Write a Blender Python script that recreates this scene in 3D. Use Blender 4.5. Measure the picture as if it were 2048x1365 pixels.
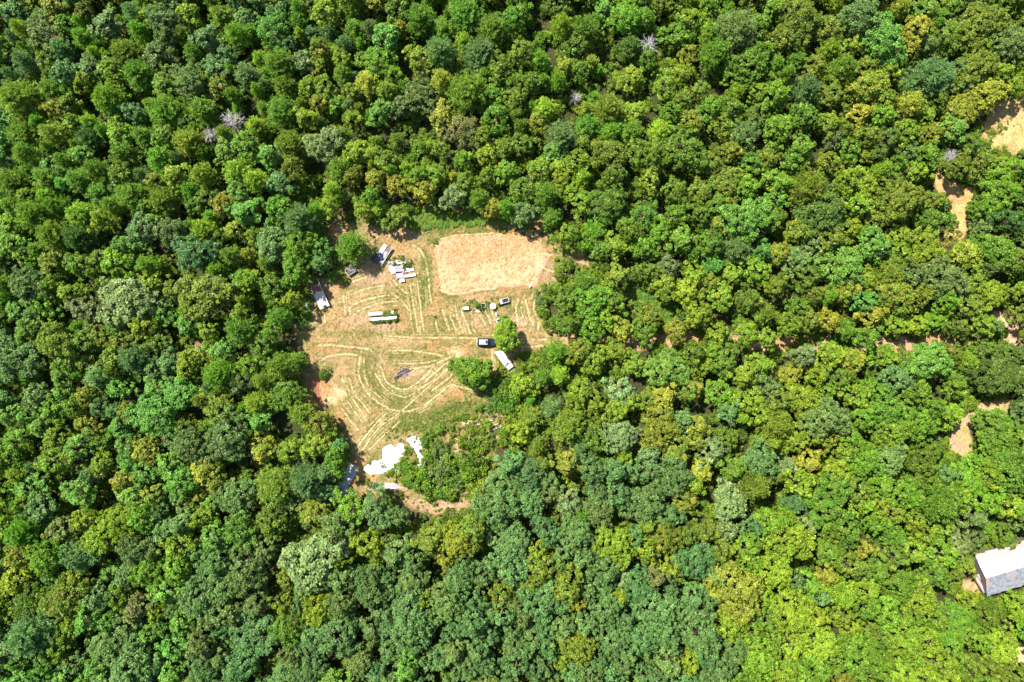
import bpy, bmesh, math, random
import numpy as np
from mathutils import Vector, Matrix

for o in list(bpy.data.objects): bpy.data.objects.remove(o)
scene = bpy.context.scene
COL = scene.collection
R = math.radians

# ------------------------------------------------------------------ camera, sky, sun, exposure
H = 170.667                      # drone height above the clearing (m); 24 mm lens -> 8 photo pixels per metre on the ground
cam = bpy.data.cameras.new('camera'); cam.lens = 24; cam.sensor_width = 36; cam.clip_end = 4000; cam.clip_start = 1
camo = bpy.data.objects.new('camera', cam); COL.objects.link(camo)
camo.location = (0, 0, H); camo.rotation_euler = (0, 0, 0)
scene.camera = camo
SUN_EL, SUN_AZ = 52.0, 315.0     # sun stands over the upper left of the picture
w = bpy.data.worlds.new('World'); scene.world = w; w.use_nodes = True
nt = w.node_tree; nt.nodes.clear()
sky = nt.nodes.new('ShaderNodeTexSky'); sky.sky_type = 'NISHITA'; sky.sun_disc = False
sky.sun_elevation = R(SUN_EL); sky.sun_rotation = R(SUN_AZ)
bg = nt.nodes.new('ShaderNodeBackground'); bg.inputs[1].default_value = 0.10
wo = nt.nodes.new('ShaderNodeOutputWorld')
nt.links.new(sky.outputs[0], bg.inputs[0]); nt.links.new(bg.outputs[0], wo.inputs[0])
sl = bpy.data.lights.new('sun', 'SUN'); sl.energy = 5.0; sl.angle = R(0.53); sl.color = (1.0, 0.955, 0.87)
so = bpy.data.objects.new('sun', sl); COL.objects.link(so)
az, el = R(SUN_AZ), R(SUN_EL)
sdir = Vector((math.sin(az) * math.cos(el), math.cos(az) * math.cos(el), math.sin(el)))
so.rotation_euler = (-sdir).to_track_quat('-Z', 'Y').to_euler(); so.location = sdir * 300
vs = scene.view_settings
vs.view_transform = 'Standard'; vs.look = 'None'; vs.gamma = 1.0; vs.use_curve_mapping = False; vs.exposure = 1.42
scene.cycles.max_bounces = 3; scene.cycles.diffuse_bounces = 2; scene.cycles.glossy_bounces = 2; scene.cycles.transmission_bounces = 3; scene.cycles.transparent_max_bounces = 4

# ------------------------------------------------------------------ helpers
rng = np.random.default_rng(7)
rnd = random.Random(11)
def G(px, py, z=0.0):            # photo pixel -> world point lying at height z
    k = (H - z) / H / 8.0
    return Vector(((px - 1024) * k, (682.5 - py) * k, z))
def ang(dx, dy): return math.atan2(-dy, dx)

class Sh:                        # small node helper
    def __init__(s, name):
        s.m = bpy.data.materials.new(name); s.m.use_nodes = True
        s.t = s.m.node_tree; s.t.nodes.clear()
        s.out = s.t.nodes.new('ShaderNodeOutputMaterial')
    def n(s, typ, **kw):
        nd = s.t.nodes.new(typ)
        for k, v in kw.items(): setattr(nd, k, v)
        return nd
    def l(s, a, b): s.t.links.new(a, b)
    def noise(s, scale, detail=4, rough=.6, coord='Object'):
        tc = s.n('ShaderNodeTexCoord'); nz = s.n('ShaderNodeTexNoise')
        nz.inputs['Scale'].default_value = scale; nz.inputs['Detail'].default_value = detail; nz.inputs['Roughness'].default_value = rough
        s.l(tc.outputs[coord], nz.inputs['Vector']); return nz.outputs['Fac']
    def ramp(s, fac, stops):
        r = s.n('ShaderNodeValToRGB'); e = r.color_ramp.elements
        while len(e) < len(stops): e.new(.5)
        for i, (p, c) in enumerate(stops): e[i].position = p; e[i].color = (*c, 1) if len(c) == 3 else c
        s.l(fac, r.inputs[0]); return r.outputs[0]
    def mix(s, fac, a, b, mode='MIX'):
        m = s.n('ShaderNodeMix', data_type='RGBA', blend_type=mode)
        if isinstance(fac, (int, float)): m.inputs[0].default_value = fac
        else: s.l(fac, m.inputs[0])
        for i, v in ((6, a), (7, b)):
            if isinstance(v, tuple): m.inputs[i].default_value = (*v, 1)
            else: s.l(v, m.inputs[i])
        return m.outputs[2]
    def bsdf(s, col, rough=.8, metal=0., spec=.3, bump=None, bumpd=.05, bstr=.6):
        b = s.n('ShaderNodeBsdfPrincipled')
        if isinstance(col, tuple): b.inputs['Base Color'].default_value = (*col, 1)
        else: s.l(col, b.inputs['Base Color'])
        if isinstance(rough, (int, float)): b.inputs['Roughness'].default_value = rough
        else: s.l(rough, b.inputs['Roughness'])
        b.inputs['Metallic'].default_value = metal; b.inputs['Specular IOR Level'].default_value = spec
        if bump is not None:
            bp = s.n('ShaderNodeBump'); bp.inputs['Strength'].default_value = bstr; bp.inputs['Distance'].default_value = bumpd
            s.l(bump, bp.inputs['Height']); s.l(bp.outputs[0], b.inputs['Normal'])
        s.l(b.outputs[0], s.out.inputs[0]); return b
MAT = {}
def simple(name, col, rough=.7, metal=0., spec=.3, dirt=.35, dcol=(.12, .09, .06), scale=2.5):
    if name in MAT: return MAT[name]
    s = Sh(name)
    nz = s.noise(scale, 6, .7); f = s.ramp(nz, [(.42, (0, 0, 0)), (.72, (1, 1, 1))])
    mm = s.n('ShaderNodeMath', operation='MULTIPLY'); s.l(f, mm.inputs[0]); mm.inputs[1].default_value = dirt
    c = s.mix(mm.outputs[0], col, dcol)
    s.bsdf(c, rough, metal, spec, bump=nz, bumpd=.01)
    MAT[name] = s.m; return s.m

# leaf materials: tint comes from the object (or the instance), each leaf has its own value
def leaf_mat(name, trans, rough, spec):
    s = Sh(name)
    ti = s.n('ShaderNodeAttribute', attribute_type='INSTANCER', attribute_name='tint')
    tn = s.n('ShaderNodeAttribute', attribute_type='INSTANCER', attribute_name='tip')
    lv = s.n('ShaderNodeAttribute', attribute_type='GEOMETRY', attribute_name='leafv')
    sep = s.n('ShaderNodeSeparateColor'); s.l(lv.outputs['Color'], sep.inputs[0])
    c = s.mix(sep.outputs[1], ti.outputs['Color'], tn.outputs['Color'])       # young / turning shoots
    hv = s.n('ShaderNodeMapRange'); hv.inputs[3].default_value = .45; hv.inputs[4].default_value = 1.6
    s.l(sep.outputs[0], hv.inputs[0])
    c = s.mix(1.0, c, hv.outputs[0], 'MULTIPLY')
    b = s.n('ShaderNodeBsdfPrincipled'); s.l(c, b.inputs['Base Color'])
    b.inputs['Roughness'].default_value = rough; b.inputs['Specular IOR Level'].default_value = spec
    tr = s.n('ShaderNodeBsdfTranslucent'); tc = s.mix(1.0, c, (1.25, 1.2, .55), 'MULTIPLY'); s.l(tc, tr.inputs[0])
    mx = s.n('ShaderNodeMixShader'); mx.inputs[0].default_value = trans
    s.l(b.outputs[0], mx.inputs[1]); s.l(tr.outputs[0], mx.inputs[2]); s.l(mx.outputs[0], s.out.inputs[0])
    s.m.use_backface_culling = False
    return s.m
LEAF = leaf_mat('broad_leaf', .36, .45, .22)
NEEDLE = leaf_mat('needle_leaf', .40, .55, .15)
BARK = simple('bark', (.11, .085, .065), .9, scale=6)
DEADWOOD = simple('dead_wood', (.34, .32, .325), .85, dirt=.3, dcol=(.2, .17, .15))

def new_mesh(name, V, F4, mats, attrs=None, smooth=False, mi=None):   # V (n,3), F4 (m,k) faces of k corners
    me = bpy.data.meshes.new(name); V = np.ascontiguousarray(V, np.float32); F4 = np.asarray(F4, np.int32)
    m, k = F4.shape
    me.vertices.add(len(V)); me.vertices.foreach_set('co', V.ravel())
    me.loops.add(m * k); me.loops.foreach_set('vertex_index', F4.ravel())
    me.polygons.add(m); me.polygons.foreach_set('loop_start', np.arange(0, m * k, k, dtype=np.int32))
    if smooth: me.polygons.foreach_set('use_smooth', np.ones(m, bool))
    if mi is not None: me.polygons.foreach_set('material_index', np.asarray(mi, np.int32))
    for nm, arr in (attrs or {}).items():
        a = me.attributes.new(nm, 'FLOAT_COLOR', 'POINT')
        arr = np.asarray(arr, np.float32)
        if arr.shape[1] == 3: arr = np.hstack([arr, np.ones((len(arr), 1), np.float32)])
        a.data.foreach_set('color', arr.ravel())
    me.update(calc_edges=True); me.validate()
    for x in mats: me.materials.append(x)
    return me
def obj(name, me, parent=None, loc=None, rz=0.):
    o = bpy.data.objects.new(name, me); COL.objects.link(o)
    if parent: o.parent = parent
    if loc is not None: o.location = loc
    if rz: o.rotation_euler = (0, 0, rz)
    return o
def tag(o, label=None, cat=None, group=None, kind=None):
    if label: o['label'] = label
    if cat: o['category'] = cat
    if group: o['group'] = group
    if kind: o['kind'] = kind
    return o
def thing(name, label, cat, loc, rz=0., group=None):
    return tag(obj(name, None, None, loc, rz), label, cat, group)

class MB:                        # collects shapes, links them as one mesh object
    def __init__(s): s.v = []; s.f = []
    def add(s, V, F):
        b = len(s.v); s.v += [tuple(p) for p in V]; s.f += [tuple(i + b for i in f) for f in F]; return s
    def box(s, c, d, rz=0., tilt=0.):
        x, y, z = d[0] / 2, d[1] / 2, d[2] / 2
        P = [Vector((i * x, j * y, k * z)) for k in (-1, 1) for j in (-1, 1) for i in (-1, 1)]
        M = Matrix.Rotation(rz, 3, 'Z') @ Matrix.Rotation(tilt, 3, 'Y')
        P = [M @ p + Vector(c) for p in P]
        return s.add(P, [(0, 2, 3, 1), (4, 5, 7, 6), (0, 1, 5, 4), (2, 6, 7, 3), (0, 4, 6, 2), (1, 3, 7, 5)])
    def tube(s, p0, p1, r0, r1=None, n=8, caps=True):
        p0, p1 = Vector(p0), Vector(p1); r1 = r0 if r1 is None else r1
        d = (p1 - p0).normalized(); a = d.orthogonal().normalized(); b = d.cross(a)
        V = []
        for p, r in ((p0, r0), (p1, r1)):
            V += [p + (a * math.cos(2 * math.pi * i / n) + b * math.sin(2 * math.pi * i / n)) * r for i in range(n)]
        F = [(i, (i + 1) % n, n + (i + 1) % n, n + i) for i in range(n)]
        if caps: F += [tuple(range(n - 1, -1, -1)), tuple(range(n, 2 * n))]
        return s.add(V, F)
    def loft(s, secs, caps=True):    # closed sections with equal point counts
        n = len(secs[0]); V = [p for q in secs for p in q]; F = []
        for k in range(len(secs) - 1):
            for i in range(n):
                j = (i + 1) % n; F.append((k * n + i, k * n + j, (k + 1) * n + j, (k + 1) * n + i))
        if caps: F += [tuple(range(n - 1, -1, -1)), tuple((len(secs) - 1) * n + i for i in range(n))]
        return s.add(V, F)
    def pipe(s, p0, p1, ro, ri, n=20):   # hollow tube
        p0, p1 = Vector(p0), Vector(p1); d = (p1 - p0).normalized(); a = d.orthogonal().normalized(); b = d.cross(a); V = []
        for p, r in ((p0, ro), (p1, ro), (p1, ri), (p0, ri)):
            V += [p + (a * math.cos(2 * math.pi * i / n) + b * math.sin(2 * math.pi * i / n)) * r for i in range(n)]
        F = [(k * n + i, k * n + (i + 1) % n, ((k + 1) % 4) * n + (i + 1) % n, ((k + 1) % 4) * n + i) for k in range(4) for i in range(n)]
        return s.add(V, F)
    def build(s, name, mat, parent=None, bevel=0., smooth=False, loc=None, rz=0.):
        me = bpy.data.meshes.new(name); me.from_pydata([tuple(p) for p in s.v], [], s.f)
        bm = bmesh.new(); bm.from_mesh(me); bmesh.ops.recalc_face_normals(bm, faces=bm.faces)
        if bevel: bmesh.ops.bevel(bm, geom=[e for e in bm.edges if len(e.link_faces) == 2 and e.calc_face_angle(0) > .5], offset=bevel, segments=2, affect='EDGES', clamp_overlap=True)
        bm.to_mesh(me); bm.free()
        if smooth:
            for p in me.polygons: p.use_smooth = True
        me.materials.append(mat)
        return obj(name, me, parent, loc, rz)

# value noise for ground colours (numpy)
def vnoise(x, y, scale, seed):
    g = np.random.default_rng(seed).random((256, 256))
    u, v = x / scale, y / scale; i, j = np.floor(u).astype(int), np.floor(v).astype(int)
    fu, fv = u - i, v - j; fu = fu * fu * (3 - 2 * fu); fv = fv * fv * (3 - 2 * fv)
    a = g[i % 256, j % 256]; b = g[(i + 1) % 256, j % 256]; c = g[i % 256, (j + 1) % 256]; d = g[(i + 1) % 256, (j + 1) % 256]
    return (a * (1 - fu) + b * fu) * (1 - fv) + (c * (1 - fu) + d * fu) * fv
def fbm(x, y, scale, seed, oct=4):
    t = 0; amp = 1; tot = 0
    for k in range(oct): t = t + amp * vnoise(x + 37.7 * k, y - 19.1 * k, scale / 2 ** k, seed + k); tot += amp; amp *= .55
    return t / tot
def seg_dist(x, y, a, b):
    ax, ay = a; dx, dy = b[0] - ax, b[1] - ay; L = dx * dx + dy * dy + 1e-9
    t = np.clip(((x - ax) * dx + (y - ay) * dy) / L, 0, 1)
    return np.hypot(x - ax - t * dx, y - ay - t * dy)
def inside(x, y, poly):
    r = np.zeros(np.shape(x), bool); n = len(poly)
    for i in range(n):
        (x0, y0), (x1, y1) = poly[i], poly[(i + 1) % n]
        if y0 == y1: continue
        c = ((y0 > y) != (y1 > y)) & (x < (x1 - x0) * (y - y0) / (y1 - y0) + x0); r ^= c
    return r
def sdist(x, y, poly):           # negative inside
    d = np.full(np.shape(x), 1e9)
    for i in range(len(poly)): d = np.minimum(d, seg_dist(x, y, poly[i], poly[(i + 1) % len(poly)]))
    return np.where(inside(x, y, poly), -d, d)
def smooth_line(P, n=8):
    if len(P) < 3: return P
    Q = [P[0]] + list(P) + [P[-1]]; out = []
    for i in range(1, len(Q) - 2):
        p0, p1, p2, p3 = [np.array(q, float) for q in Q[i - 1:i + 3]]
        for k in range(n):
            t = k / n; out.append(tuple(.5 * ((2 * p1) + (-p0 + p2) * t + (2 * p0 - 5 * p1 + 4 * p2 - p3) * t * t + (-p0 + 3 * p1 - 3 * p2 + p3) * t ** 3)))
    out.append(tuple(P[-1])); return out
def sstep(a, b, x): t = np.clip((x - a) / (b - a), 0, 1); return t * t * (3 - 2 * t)

# ------------------------------------------------------------------ layout outlines, in photo pixels on the ground
CLEAR = [(606,572),(600,640),(592,655),(606,700),(604,745),(610,805),(640,822),(682,848),(700,890),(700,925),(676,975),(650,1005),(668,1008),(720,985),(790,1002),(820,1012),(880,1036),(950,1012),(960,960),(985,930),(1000,870),(1012,800),(1026,762),(1050,735),(1070,704),(1130,696),(1128,672),(1108,660),(1078,612),(1085,580),(1112,560),(1122,520),(1150,520),(1175,540),(1185,520),(1140,490),(1105,485),(1088,462),(1082,432),(1070,432),(1066,448),(1000,438),(950,428),(880,420),(828,412),(812,445),(780,458),(740,440),(660,440),(648,470),(662,512),(686,556),(640,560)]
PAD = [(868,488),(885,479),(960,469),(990,466),(1060,459),(1082,470),(1090,495),(1105,512),(1096,530),(1082,548),(1070,574),(1000,577),(950,582),(900,590),(880,580),(872,540)]
FIELD = [(1995,200),(2120,195),(2120,300),(2048,296),(2019,312),(1993,301),(1955,268),(1978,247)]
STRAWPATH = [(1858,342),(1885,345),(1912,372),(1950,384),(1930,415),(1924,480),(1884,486),(1904,452),(1897,414),(1874,376)]
PINKPATH = [(2012,798),(1971,811),(1936,821),(1920,843),(1890,902),(1937,916),(1936,858),(1950,828),(2012,828)]
FORK = [(1992,628),(2018,640),(2036,662),(2060,690),(2004,688),(2010,664)]
GLADE = [(1255,572),(1312,580),(1350,612),(1345,645),(1322,642),(1285,604),(1258,592)]
NOOK = [(1975,1180),(1930,1180),(1908,1174),(1932,1163),(1960,1158)]
CORNER = [(2030,1285),(2070,1280),(2070,1345),(2040,1330)]
SHEDFOOT = [(1946,1095),(2100,1050),(2120,1180),(1985,1205),(1958,1190)]
ROAD = [(1120,685),(1180,687),(1250,688),(1330,681),(1420,682),(1500,687),(1580,690),(1650,691),(1760,690),(1850,687),(1950,680),(2005,672),(2040,658),(2090,640)]
LEFTGAP = [(330,700),(400,688),(420,692),(360,705)]
DARKLANE = [(600,1040),(560,1100),(545,1180),(540,1260),(535,1365)]     # the gravel drive going on under the trees

# ------------------------------------------------------------------ ground materials
def ground_mat():
    s = Sh('forest_floor'); n1 = s.noise(.35, 6); n2 = s.noise(2.5, 6, .8)
    a = s.ramp(n1, [(.3, (.045, .035, .02)), (.5, (.03, .04, .012)), (.7, (.06, .042, .026))])
    b = s.ramp(n2, [(.35, (.3, .3, .3)), (.65, (1.7, 1.7, 1.5))])
    s.bsdf(s.mix(1., a, b, 'MULTIPLY'), .95, spec=.1, bump=n2, bumpd=.15); return s.m
def field_mat():                 # earth and stubble: colours are carried by the mesh, grain by the nodes
    s = Sh('clearing_earth'); at = s.n('ShaderNodeAttribute', attribute_type='GEOMETRY', attribute_name='col')
    n1 = s.noise(2.2, 5, .75); n2 = s.noise(9, 4, .8)
    a = s.ramp(n1, [(.28, (.52, .47, .38)), (.5, (1, 1, 1)), (.72, (1.4, 1.38, 1.34))])
    b = s.ramp(n2, [(.28, (.68, .66, .6)), (.55, (1.02, 1.02, 1.02)), (.75, (1.25, 1.22, 1.2))])
    c = s.mix(1., s.mix(1., at.outputs['Color'], a, 'MULTIPLY'), b, 'MULTIPLY')
    s.bsdf(c, .95, spec=.1, bump=n2, bumpd=.08); return s.m
M_FLOOR, M_FIELD = ground_mat(), field_mat()

gV = [(-1500, -1500, -.12), (1500, -1500, -.12), (1500, 1500, -.12), (-1500, 1500, -.12)]
tag(obj('ground', new_mesh('ground', np.array(gV), [(0, 1, 2, 3)], [M_FLOOR])), 'dark leaf-strewn forest floor under the trees', None, None, 'structure')

STRAW = np.array((.275, .178, .080)); GREEN = np.array((.082, .105, .018)); ORANGE = np.array((.31, .155, .062)); PALE = np.array((.46, .345, .19))
PINK = np.array((.34, .215, .145)); RED = np.array((.27, .095, .06)); FLOOR = np.array((.05, .045, .02)); PADC = np.array((.37, .215, .115)); LUSH = np.array((.075, .15, .012))
TRACKS = [
 [(702,612),(730,600),(757,594),(778,591)],[(716,622),(746,610),(768,606),(796,602)],[(702,590),(738,577),(768,572)],[(699,566),(716,560),(734,554)],
 [(782,588),(804,603),(819,623),(822,638)],[(787,562),(807,582),(820,588)],[(686,587),(687,611),(691,630)],[(696,584),(698,609),(700,628)],
 [(633,620),(636,634),(639,647)],[(649,632),(650,647)],[(819,566),(826,601),(831,632),(836,664)],[(834,562),(839.5,601),(844,638),(848,664)],
 [(825,491),(841,502),(850,520),(856,550),(859,576),(861.5,606)],[(872,644),(876,663)],[(885,620),(891,640),(898,661)],[(901,632),(907,650),(913,666)],
 [(908.6,610),(916,638),(926,666)],[(923,619),(932,645),(941,667)],[(942,622),(945,655),(952,666)],[(960,632),(970,651)],[(970,622),(982,650)],[(982,619),(989,641)],
 [(1036,598),(1032,623),(1036,652)],[(1049,590),(1043,613),(1045,633),(1052,650)],[(1051,601),(1058,631),(1067,651)],[(1074,588),(1067,613),(1072,630),(1077,645),(1077,658)],
 [(913,676),(960,677),(1039,679),(1121,678)],[(1035,694),(1080,692),(1125,692)],[(766,672),(820,675),(870,676),(913,676)],[(779,701),(819,702),(869,709),(890,715)],
 [(787,726),(826,728),(869,722),(905,712)],[(822,739.5),(845,735),(870,728),(900,715)],
 [(722,703),(718,729),(719,756),(734,785),(754.5,804),(775,817),(792.6,821.6),(822,821),(848,811),(870,795),(905,760)],
 [(728,716),(728,744),(738,775),(760,795),(779,810)],[(683,756),(694.5,776),(702,795),(716.5,816),(728,832),(735.5,843.5)],
 [(697,756),(709,788),(725,808),(741,827)],[(750,748),(763,769),(782,786),(807,794),(826,788),(848,772),(870,756),(898,728)],
 [(762,735),(768,756),(782,772),(807,779),(825,773),(845,756),(869,731)],[(705,904),(738.5,864),(765,829)],[(722,904),(760,854),(798,826),(848,782),(880,752),(903,730)],
 [(712,900),(746,854),(772,827)],[(738,900),(775,864),(800,842)],[(684,819),(702,842),(716.5,860)],[(694,802),(711,826),(728,848)],
 [(850,812),(879,788),(901,771),(917,774),(950,780)],[(850,762),(879,737),(900,722)],[(863,782.5),(885,766),(904,750)],[(983,698),(984,715),(984,730)],
 [(882,478),(920,471),(960,468),(988,465)],[(880,580),(905,589),(950,581),(990,578)],[(1040,520),(1075,508),(1115,512)],[(1085,535),(1110,545)],[(630,692),(660,690),(700,694),(740,700)],
 [(625,735),(650,715),(690,708),(715,712)]]
BLOBS = [ # centre px, radii px, colour, strength
 (850,560,17,75,GREEN,.75),(800,605,40,26,GREEN,.45),(785,792,62,34,GREEN,.7),(740,745,34,48,GREEN,.55),(840,838,80,26,GREEN,.85),(920,822,60,26,GREEN,.85),(870,850,70,22,GREEN,.7),
 (955,618,60,14,GREEN,.5),(712,668,70,9,GREEN,.55),(880,652,40,24,GREEN,.35),(1010,620,50,24,GREEN,.25),(890,690,70,10,GREEN,.3),(830,715,60,16,GREEN,.4),(650,735,22,14,GREEN,.5),
 (1050,585,50,8,GREEN,.4),(920,462,90,8,GREEN,.6),(900,440,120,16,LUSH,.85),(612,600,8,40,LUSH,.9),(760,880,30,60,GREEN,.5),(1005,760,20,60,GREEN,.6),(970,790,40,30,GREEN,.6),
 (870,930,70,60,GREEN,.8),(640,640,40,14,STRAW,.6),(1000,735,14,30,ORANGE,.4),(660,600,40,50,STRAW,.7),(750,560,60,20,PINK,.5),(770,655,40,12,PINK,.55),(720,640,30,14,PINK,.45),
 (845,750,40,14,PINK,.4),(765,728,14,12,PINK,.45),(1000,640,60,20,PINK,.4),(1080,540,28,22,PINK,.7),(1035,650,50,14,PINK,.4),(665,790,30,20,PALE,.8),(648,775,22,22,ORANGE,.8),(650,700,34,12,ORANGE,.5),
 (625,765,16,22,RED,.85),(632,800,16,16,RED,.95),(636,785,7,14,RED,.9),(616,735,12,24,PINK,.6),(910,705,18,12,PALE,.6),(912,718,12,12,PALE,.7),(985,720,8,24,PALE,.5),(1080,686,60,10,STRAW,.5),(1076,448,7,18,ORANGE,.95),
 (935,845,14,9,PALE,.95),(912,872,10,14,PINK,.8),(915,890,9,20,PINK,.8),(860,1010,90,16,PINK,.75),(780,975,70,14,PINK,.8),(990,880,12,24,PINK,.6),(925,1030,40,12,PINK,.6),(1165,527,20,10,PINK,.9),(1135,500,26,14,LUSH,.6),
 (770,482,10,10,ORANGE,.6),(800,490,18,14,ORANGE,.5),(680,480,14,40,PINK,.5),(700,920,22,30,ORANGE,.4),(660,900,40,50,FLOOR,.5)]
def clearing():
    st = .2; x0, x1 = G(560, 0).x, G(1200, 0).x; y0, y1 = G(0, 1070).y, G(0, 395).y
    xs, ys = np.arange(x0, x1, st), np.arange(y0, y1, st); nx, ny = len(xs), len(ys)
    X, Y = np.meshgrid(xs, ys); X = X.ravel(); Y = Y.ravel(); px, py = X * 8 + 1024, 682.5 - Y * 8
    wx, wy = (fbm(X, Y, 3, 91) - .5) * 14, (fbm(X, Y, 3, 95) - .5) * 14
    d = sdist(px + wx, py + wy, CLEAR)
    n1, n2, n3, n4 = fbm(X, Y, 9, 1), fbm(X, Y, 2.5, 11), fbm(X, Y, .9, 21, 3), rng.random(len(X))
    big = sstep(.38, .62, n1); mid = sstep(.40, .62, n2); fine = sstep(.38, .66, n3)
    c = STRAW[None] * np.ones((len(X), 1))
    def lay(col, m): nonlocal c; m = np.clip(m, 0, 1)[:, None]; c = c * (1 - m) + col * m
    lay(ORANGE, .55 * mid * big); lay(GREEN, .85 * (1 - mid) * (.4 + .6 * fine) * sstep(.25, .55, n1 + .1)); lay(PINK, .35 * fine * (1 - big))
    for bx, by, rx, ry, col, s in BLOBS:
        q = ((px - bx) / rx) ** 2 + ((py - by) / ry) ** 2
        m = np.exp(-q * 1.1); m = sstep(.18, .75, m * (.62 + .76 * n2)); lay(col, s * m * (.72 + .45 * fine))
    pd = sdist(px + wx * .8 + (n3 - .5) * 7, py + wy * .8 + (n2 - .5) * 7, PAD); pm = sstep(2.5, -4, pd)
    pc = PADC * (.86 + .28 * n2)[:, None]; k = (sstep(.5, .72, fbm(X, Y, 1.3, 61)) * .75)[:, None]; pc = pc * (1 - k) + ORANGE * k * 1.05
    k = (sstep(.45, .7, fbm(X, Y, 6, 71) + .18 * sstep(495, 580, py) - .1) * .7)[:, None]; pc = pc * (1 - k) + np.array((.43, .31, .18)) * k
    k = (sstep(.62, .74, fbm(X, Y, .7, 81, 2)) * .7)[:, None]; pc = pc * (1 - k) + np.array((.19, .15, .05)) * k
    k = (sstep(-14, -3, pd) * sstep(.4, .6, n2) * .5)[:, None]; pc = pc * (1 - k) + PINK * .95 * k
    c = c * (1 - pm[:, None]) + pc * pm[:, None]
    rim = np.exp(-((pd - 1) / 3.) ** 2) * sstep(.35, .6, n2); lay(ORANGE * .8, .6 * rim)
    tz = np.zeros(len(X))
    for ti, T in enumerate(TRACKS):
        L = smooth_line(T, 6); A = np.array(L); w = 1.0 + .55 * ((ti * 7) % 5) / 5
        sel = np.where((px > A[:, 0].min() - 12) & (px < A[:, 0].max() + 12) & (py > A[:, 1].min() - 12) & (py < A[:, 1].max() + 12))[0]
        dd = np.full(len(sel), 1e9)
        jx, jy = px[sel] + wx[sel] * .22 + (n3[sel] - .5) * 1.6, py[sel] + wy[sel] * .22 + (vnoise(X[sel], Y[sel], .5, 5) - .5) * 1.6
        for a, b in zip(L[:-1], L[1:]): dd = np.minimum(dd, seg_dist(jx, jy, a, b))
        m = np.exp(-(dd / w) ** 2) * sstep(.20, .44, n3[sel] * .6 + n2[sel] * .4); mm = np.clip(m * 1.05, 0, 1)[:, None]
        c[sel] = c[sel] * (1 - mm) + PALE * (.85 + .3 * n4[sel])[:, None] * mm
        g = np.exp(-((dd - 4.2) / 2.) ** 2) * .6 * sstep(.3, .55, n2[sel]) * (pm[sel] < .3); c[sel] = c[sel] * (1 - g[:, None]) + GREEN * g[:, None]
        tz[sel] -= .05 * m
    # faint older tracks and mower lines beside the fresh ones
    for ti, T in enumerate(TRACKS[:47]):
        for off in (-5.5, 5., 9.):
            if (ti * 3 + int(off * 2)) % 5 == 0: continue
            A = np.array(smooth_line(T, 5)); tg = np.gradient(A, axis=0); tg /= np.hypot(tg[:, 0], tg[:, 1])[:, None] + 1e-9; B = A + np.stack([-tg[:, 1], tg[:, 0]], 1) * off
            sel = np.where((px > B[:, 0].min() - 8) & (px < B[:, 0].max() + 8) & (py > B[:, 1].min() - 8) & (py < B[:, 1].max() + 8) & (pd > 2))[0]; dd = np.full(len(sel), 1e9)
            jx, jy = px[sel] + wx[sel] * .25 + (n3[sel] - .5) * 3, py[sel] + wy[sel] * .25
            for a, b in zip(B[:-1], B[1:]): dd = np.minimum(dd, seg_dist(jx, jy, a, b))
            m = (np.exp(-(dd / .9) ** 2) * sstep(.36, .60, vnoise(X[sel], Y[sel], 2.4, 40 + ti)) * .62)[:, None]; c[sel] = c[sel] * (1 - m) + PALE * .92 * m
    out = sstep(-3, 12, d); lay(FLOOR, out)
    # stubble mottling: single clumps of dry and green grass
    cl = vnoise(X, Y, .42, 301); c2 = vnoise(X, Y, .30, 302); q = (pd > 0)
    lay(GREEN * 1.05, sstep(.60, .86, cl) * .62 * q * (d < 4)); lay(PALE * .9, sstep(.70, .92, c2) * .42 * (d < 0)); lay(np.array((.13, .085, .04)), sstep(.74, .95, vnoise(X, Y, .36, 303)) * .55 * (d < 4))
    c *= (.80 + .4 * n4)[:, None] * (.9 + .2 * n3)[:, None]
    z = .02 + .10 * (n2 - .5) + .07 * (n3 - .5) + tz + .16 * sstep(6, -6, pd) - .10 * out
    keep = (d < 34).reshape(ny, nx)
    I = np.arange(nx * ny).reshape(ny, nx); q = keep[:-1, :-1] & keep[1:, :-1] & keep[:-1, 1:] & keep[1:, 1:]
    F = np.stack([I[:-1, :-1][q], I[:-1, 1:][q], I[1:, 1:][q], I[1:, :-1][q]], 1)
    used = np.unique(F); re = np.full(nx * ny, -1); re[used] = np.arange(len(used)); F = re[F]
    me = new_mesh('dirt_clearing', np.stack([X, Y, z], 1)[used], F, [M_FIELD], {'col': c[used]}, smooth=True)
    tag(obj('dirt_clearing', me), 'mown straw-coloured clearing with pale curved wheel tracks and a bare dirt pad', None, None, 'structure')
    return X, Y, px, py, c, d, pd, n2, z
CL = clearing()

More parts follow.
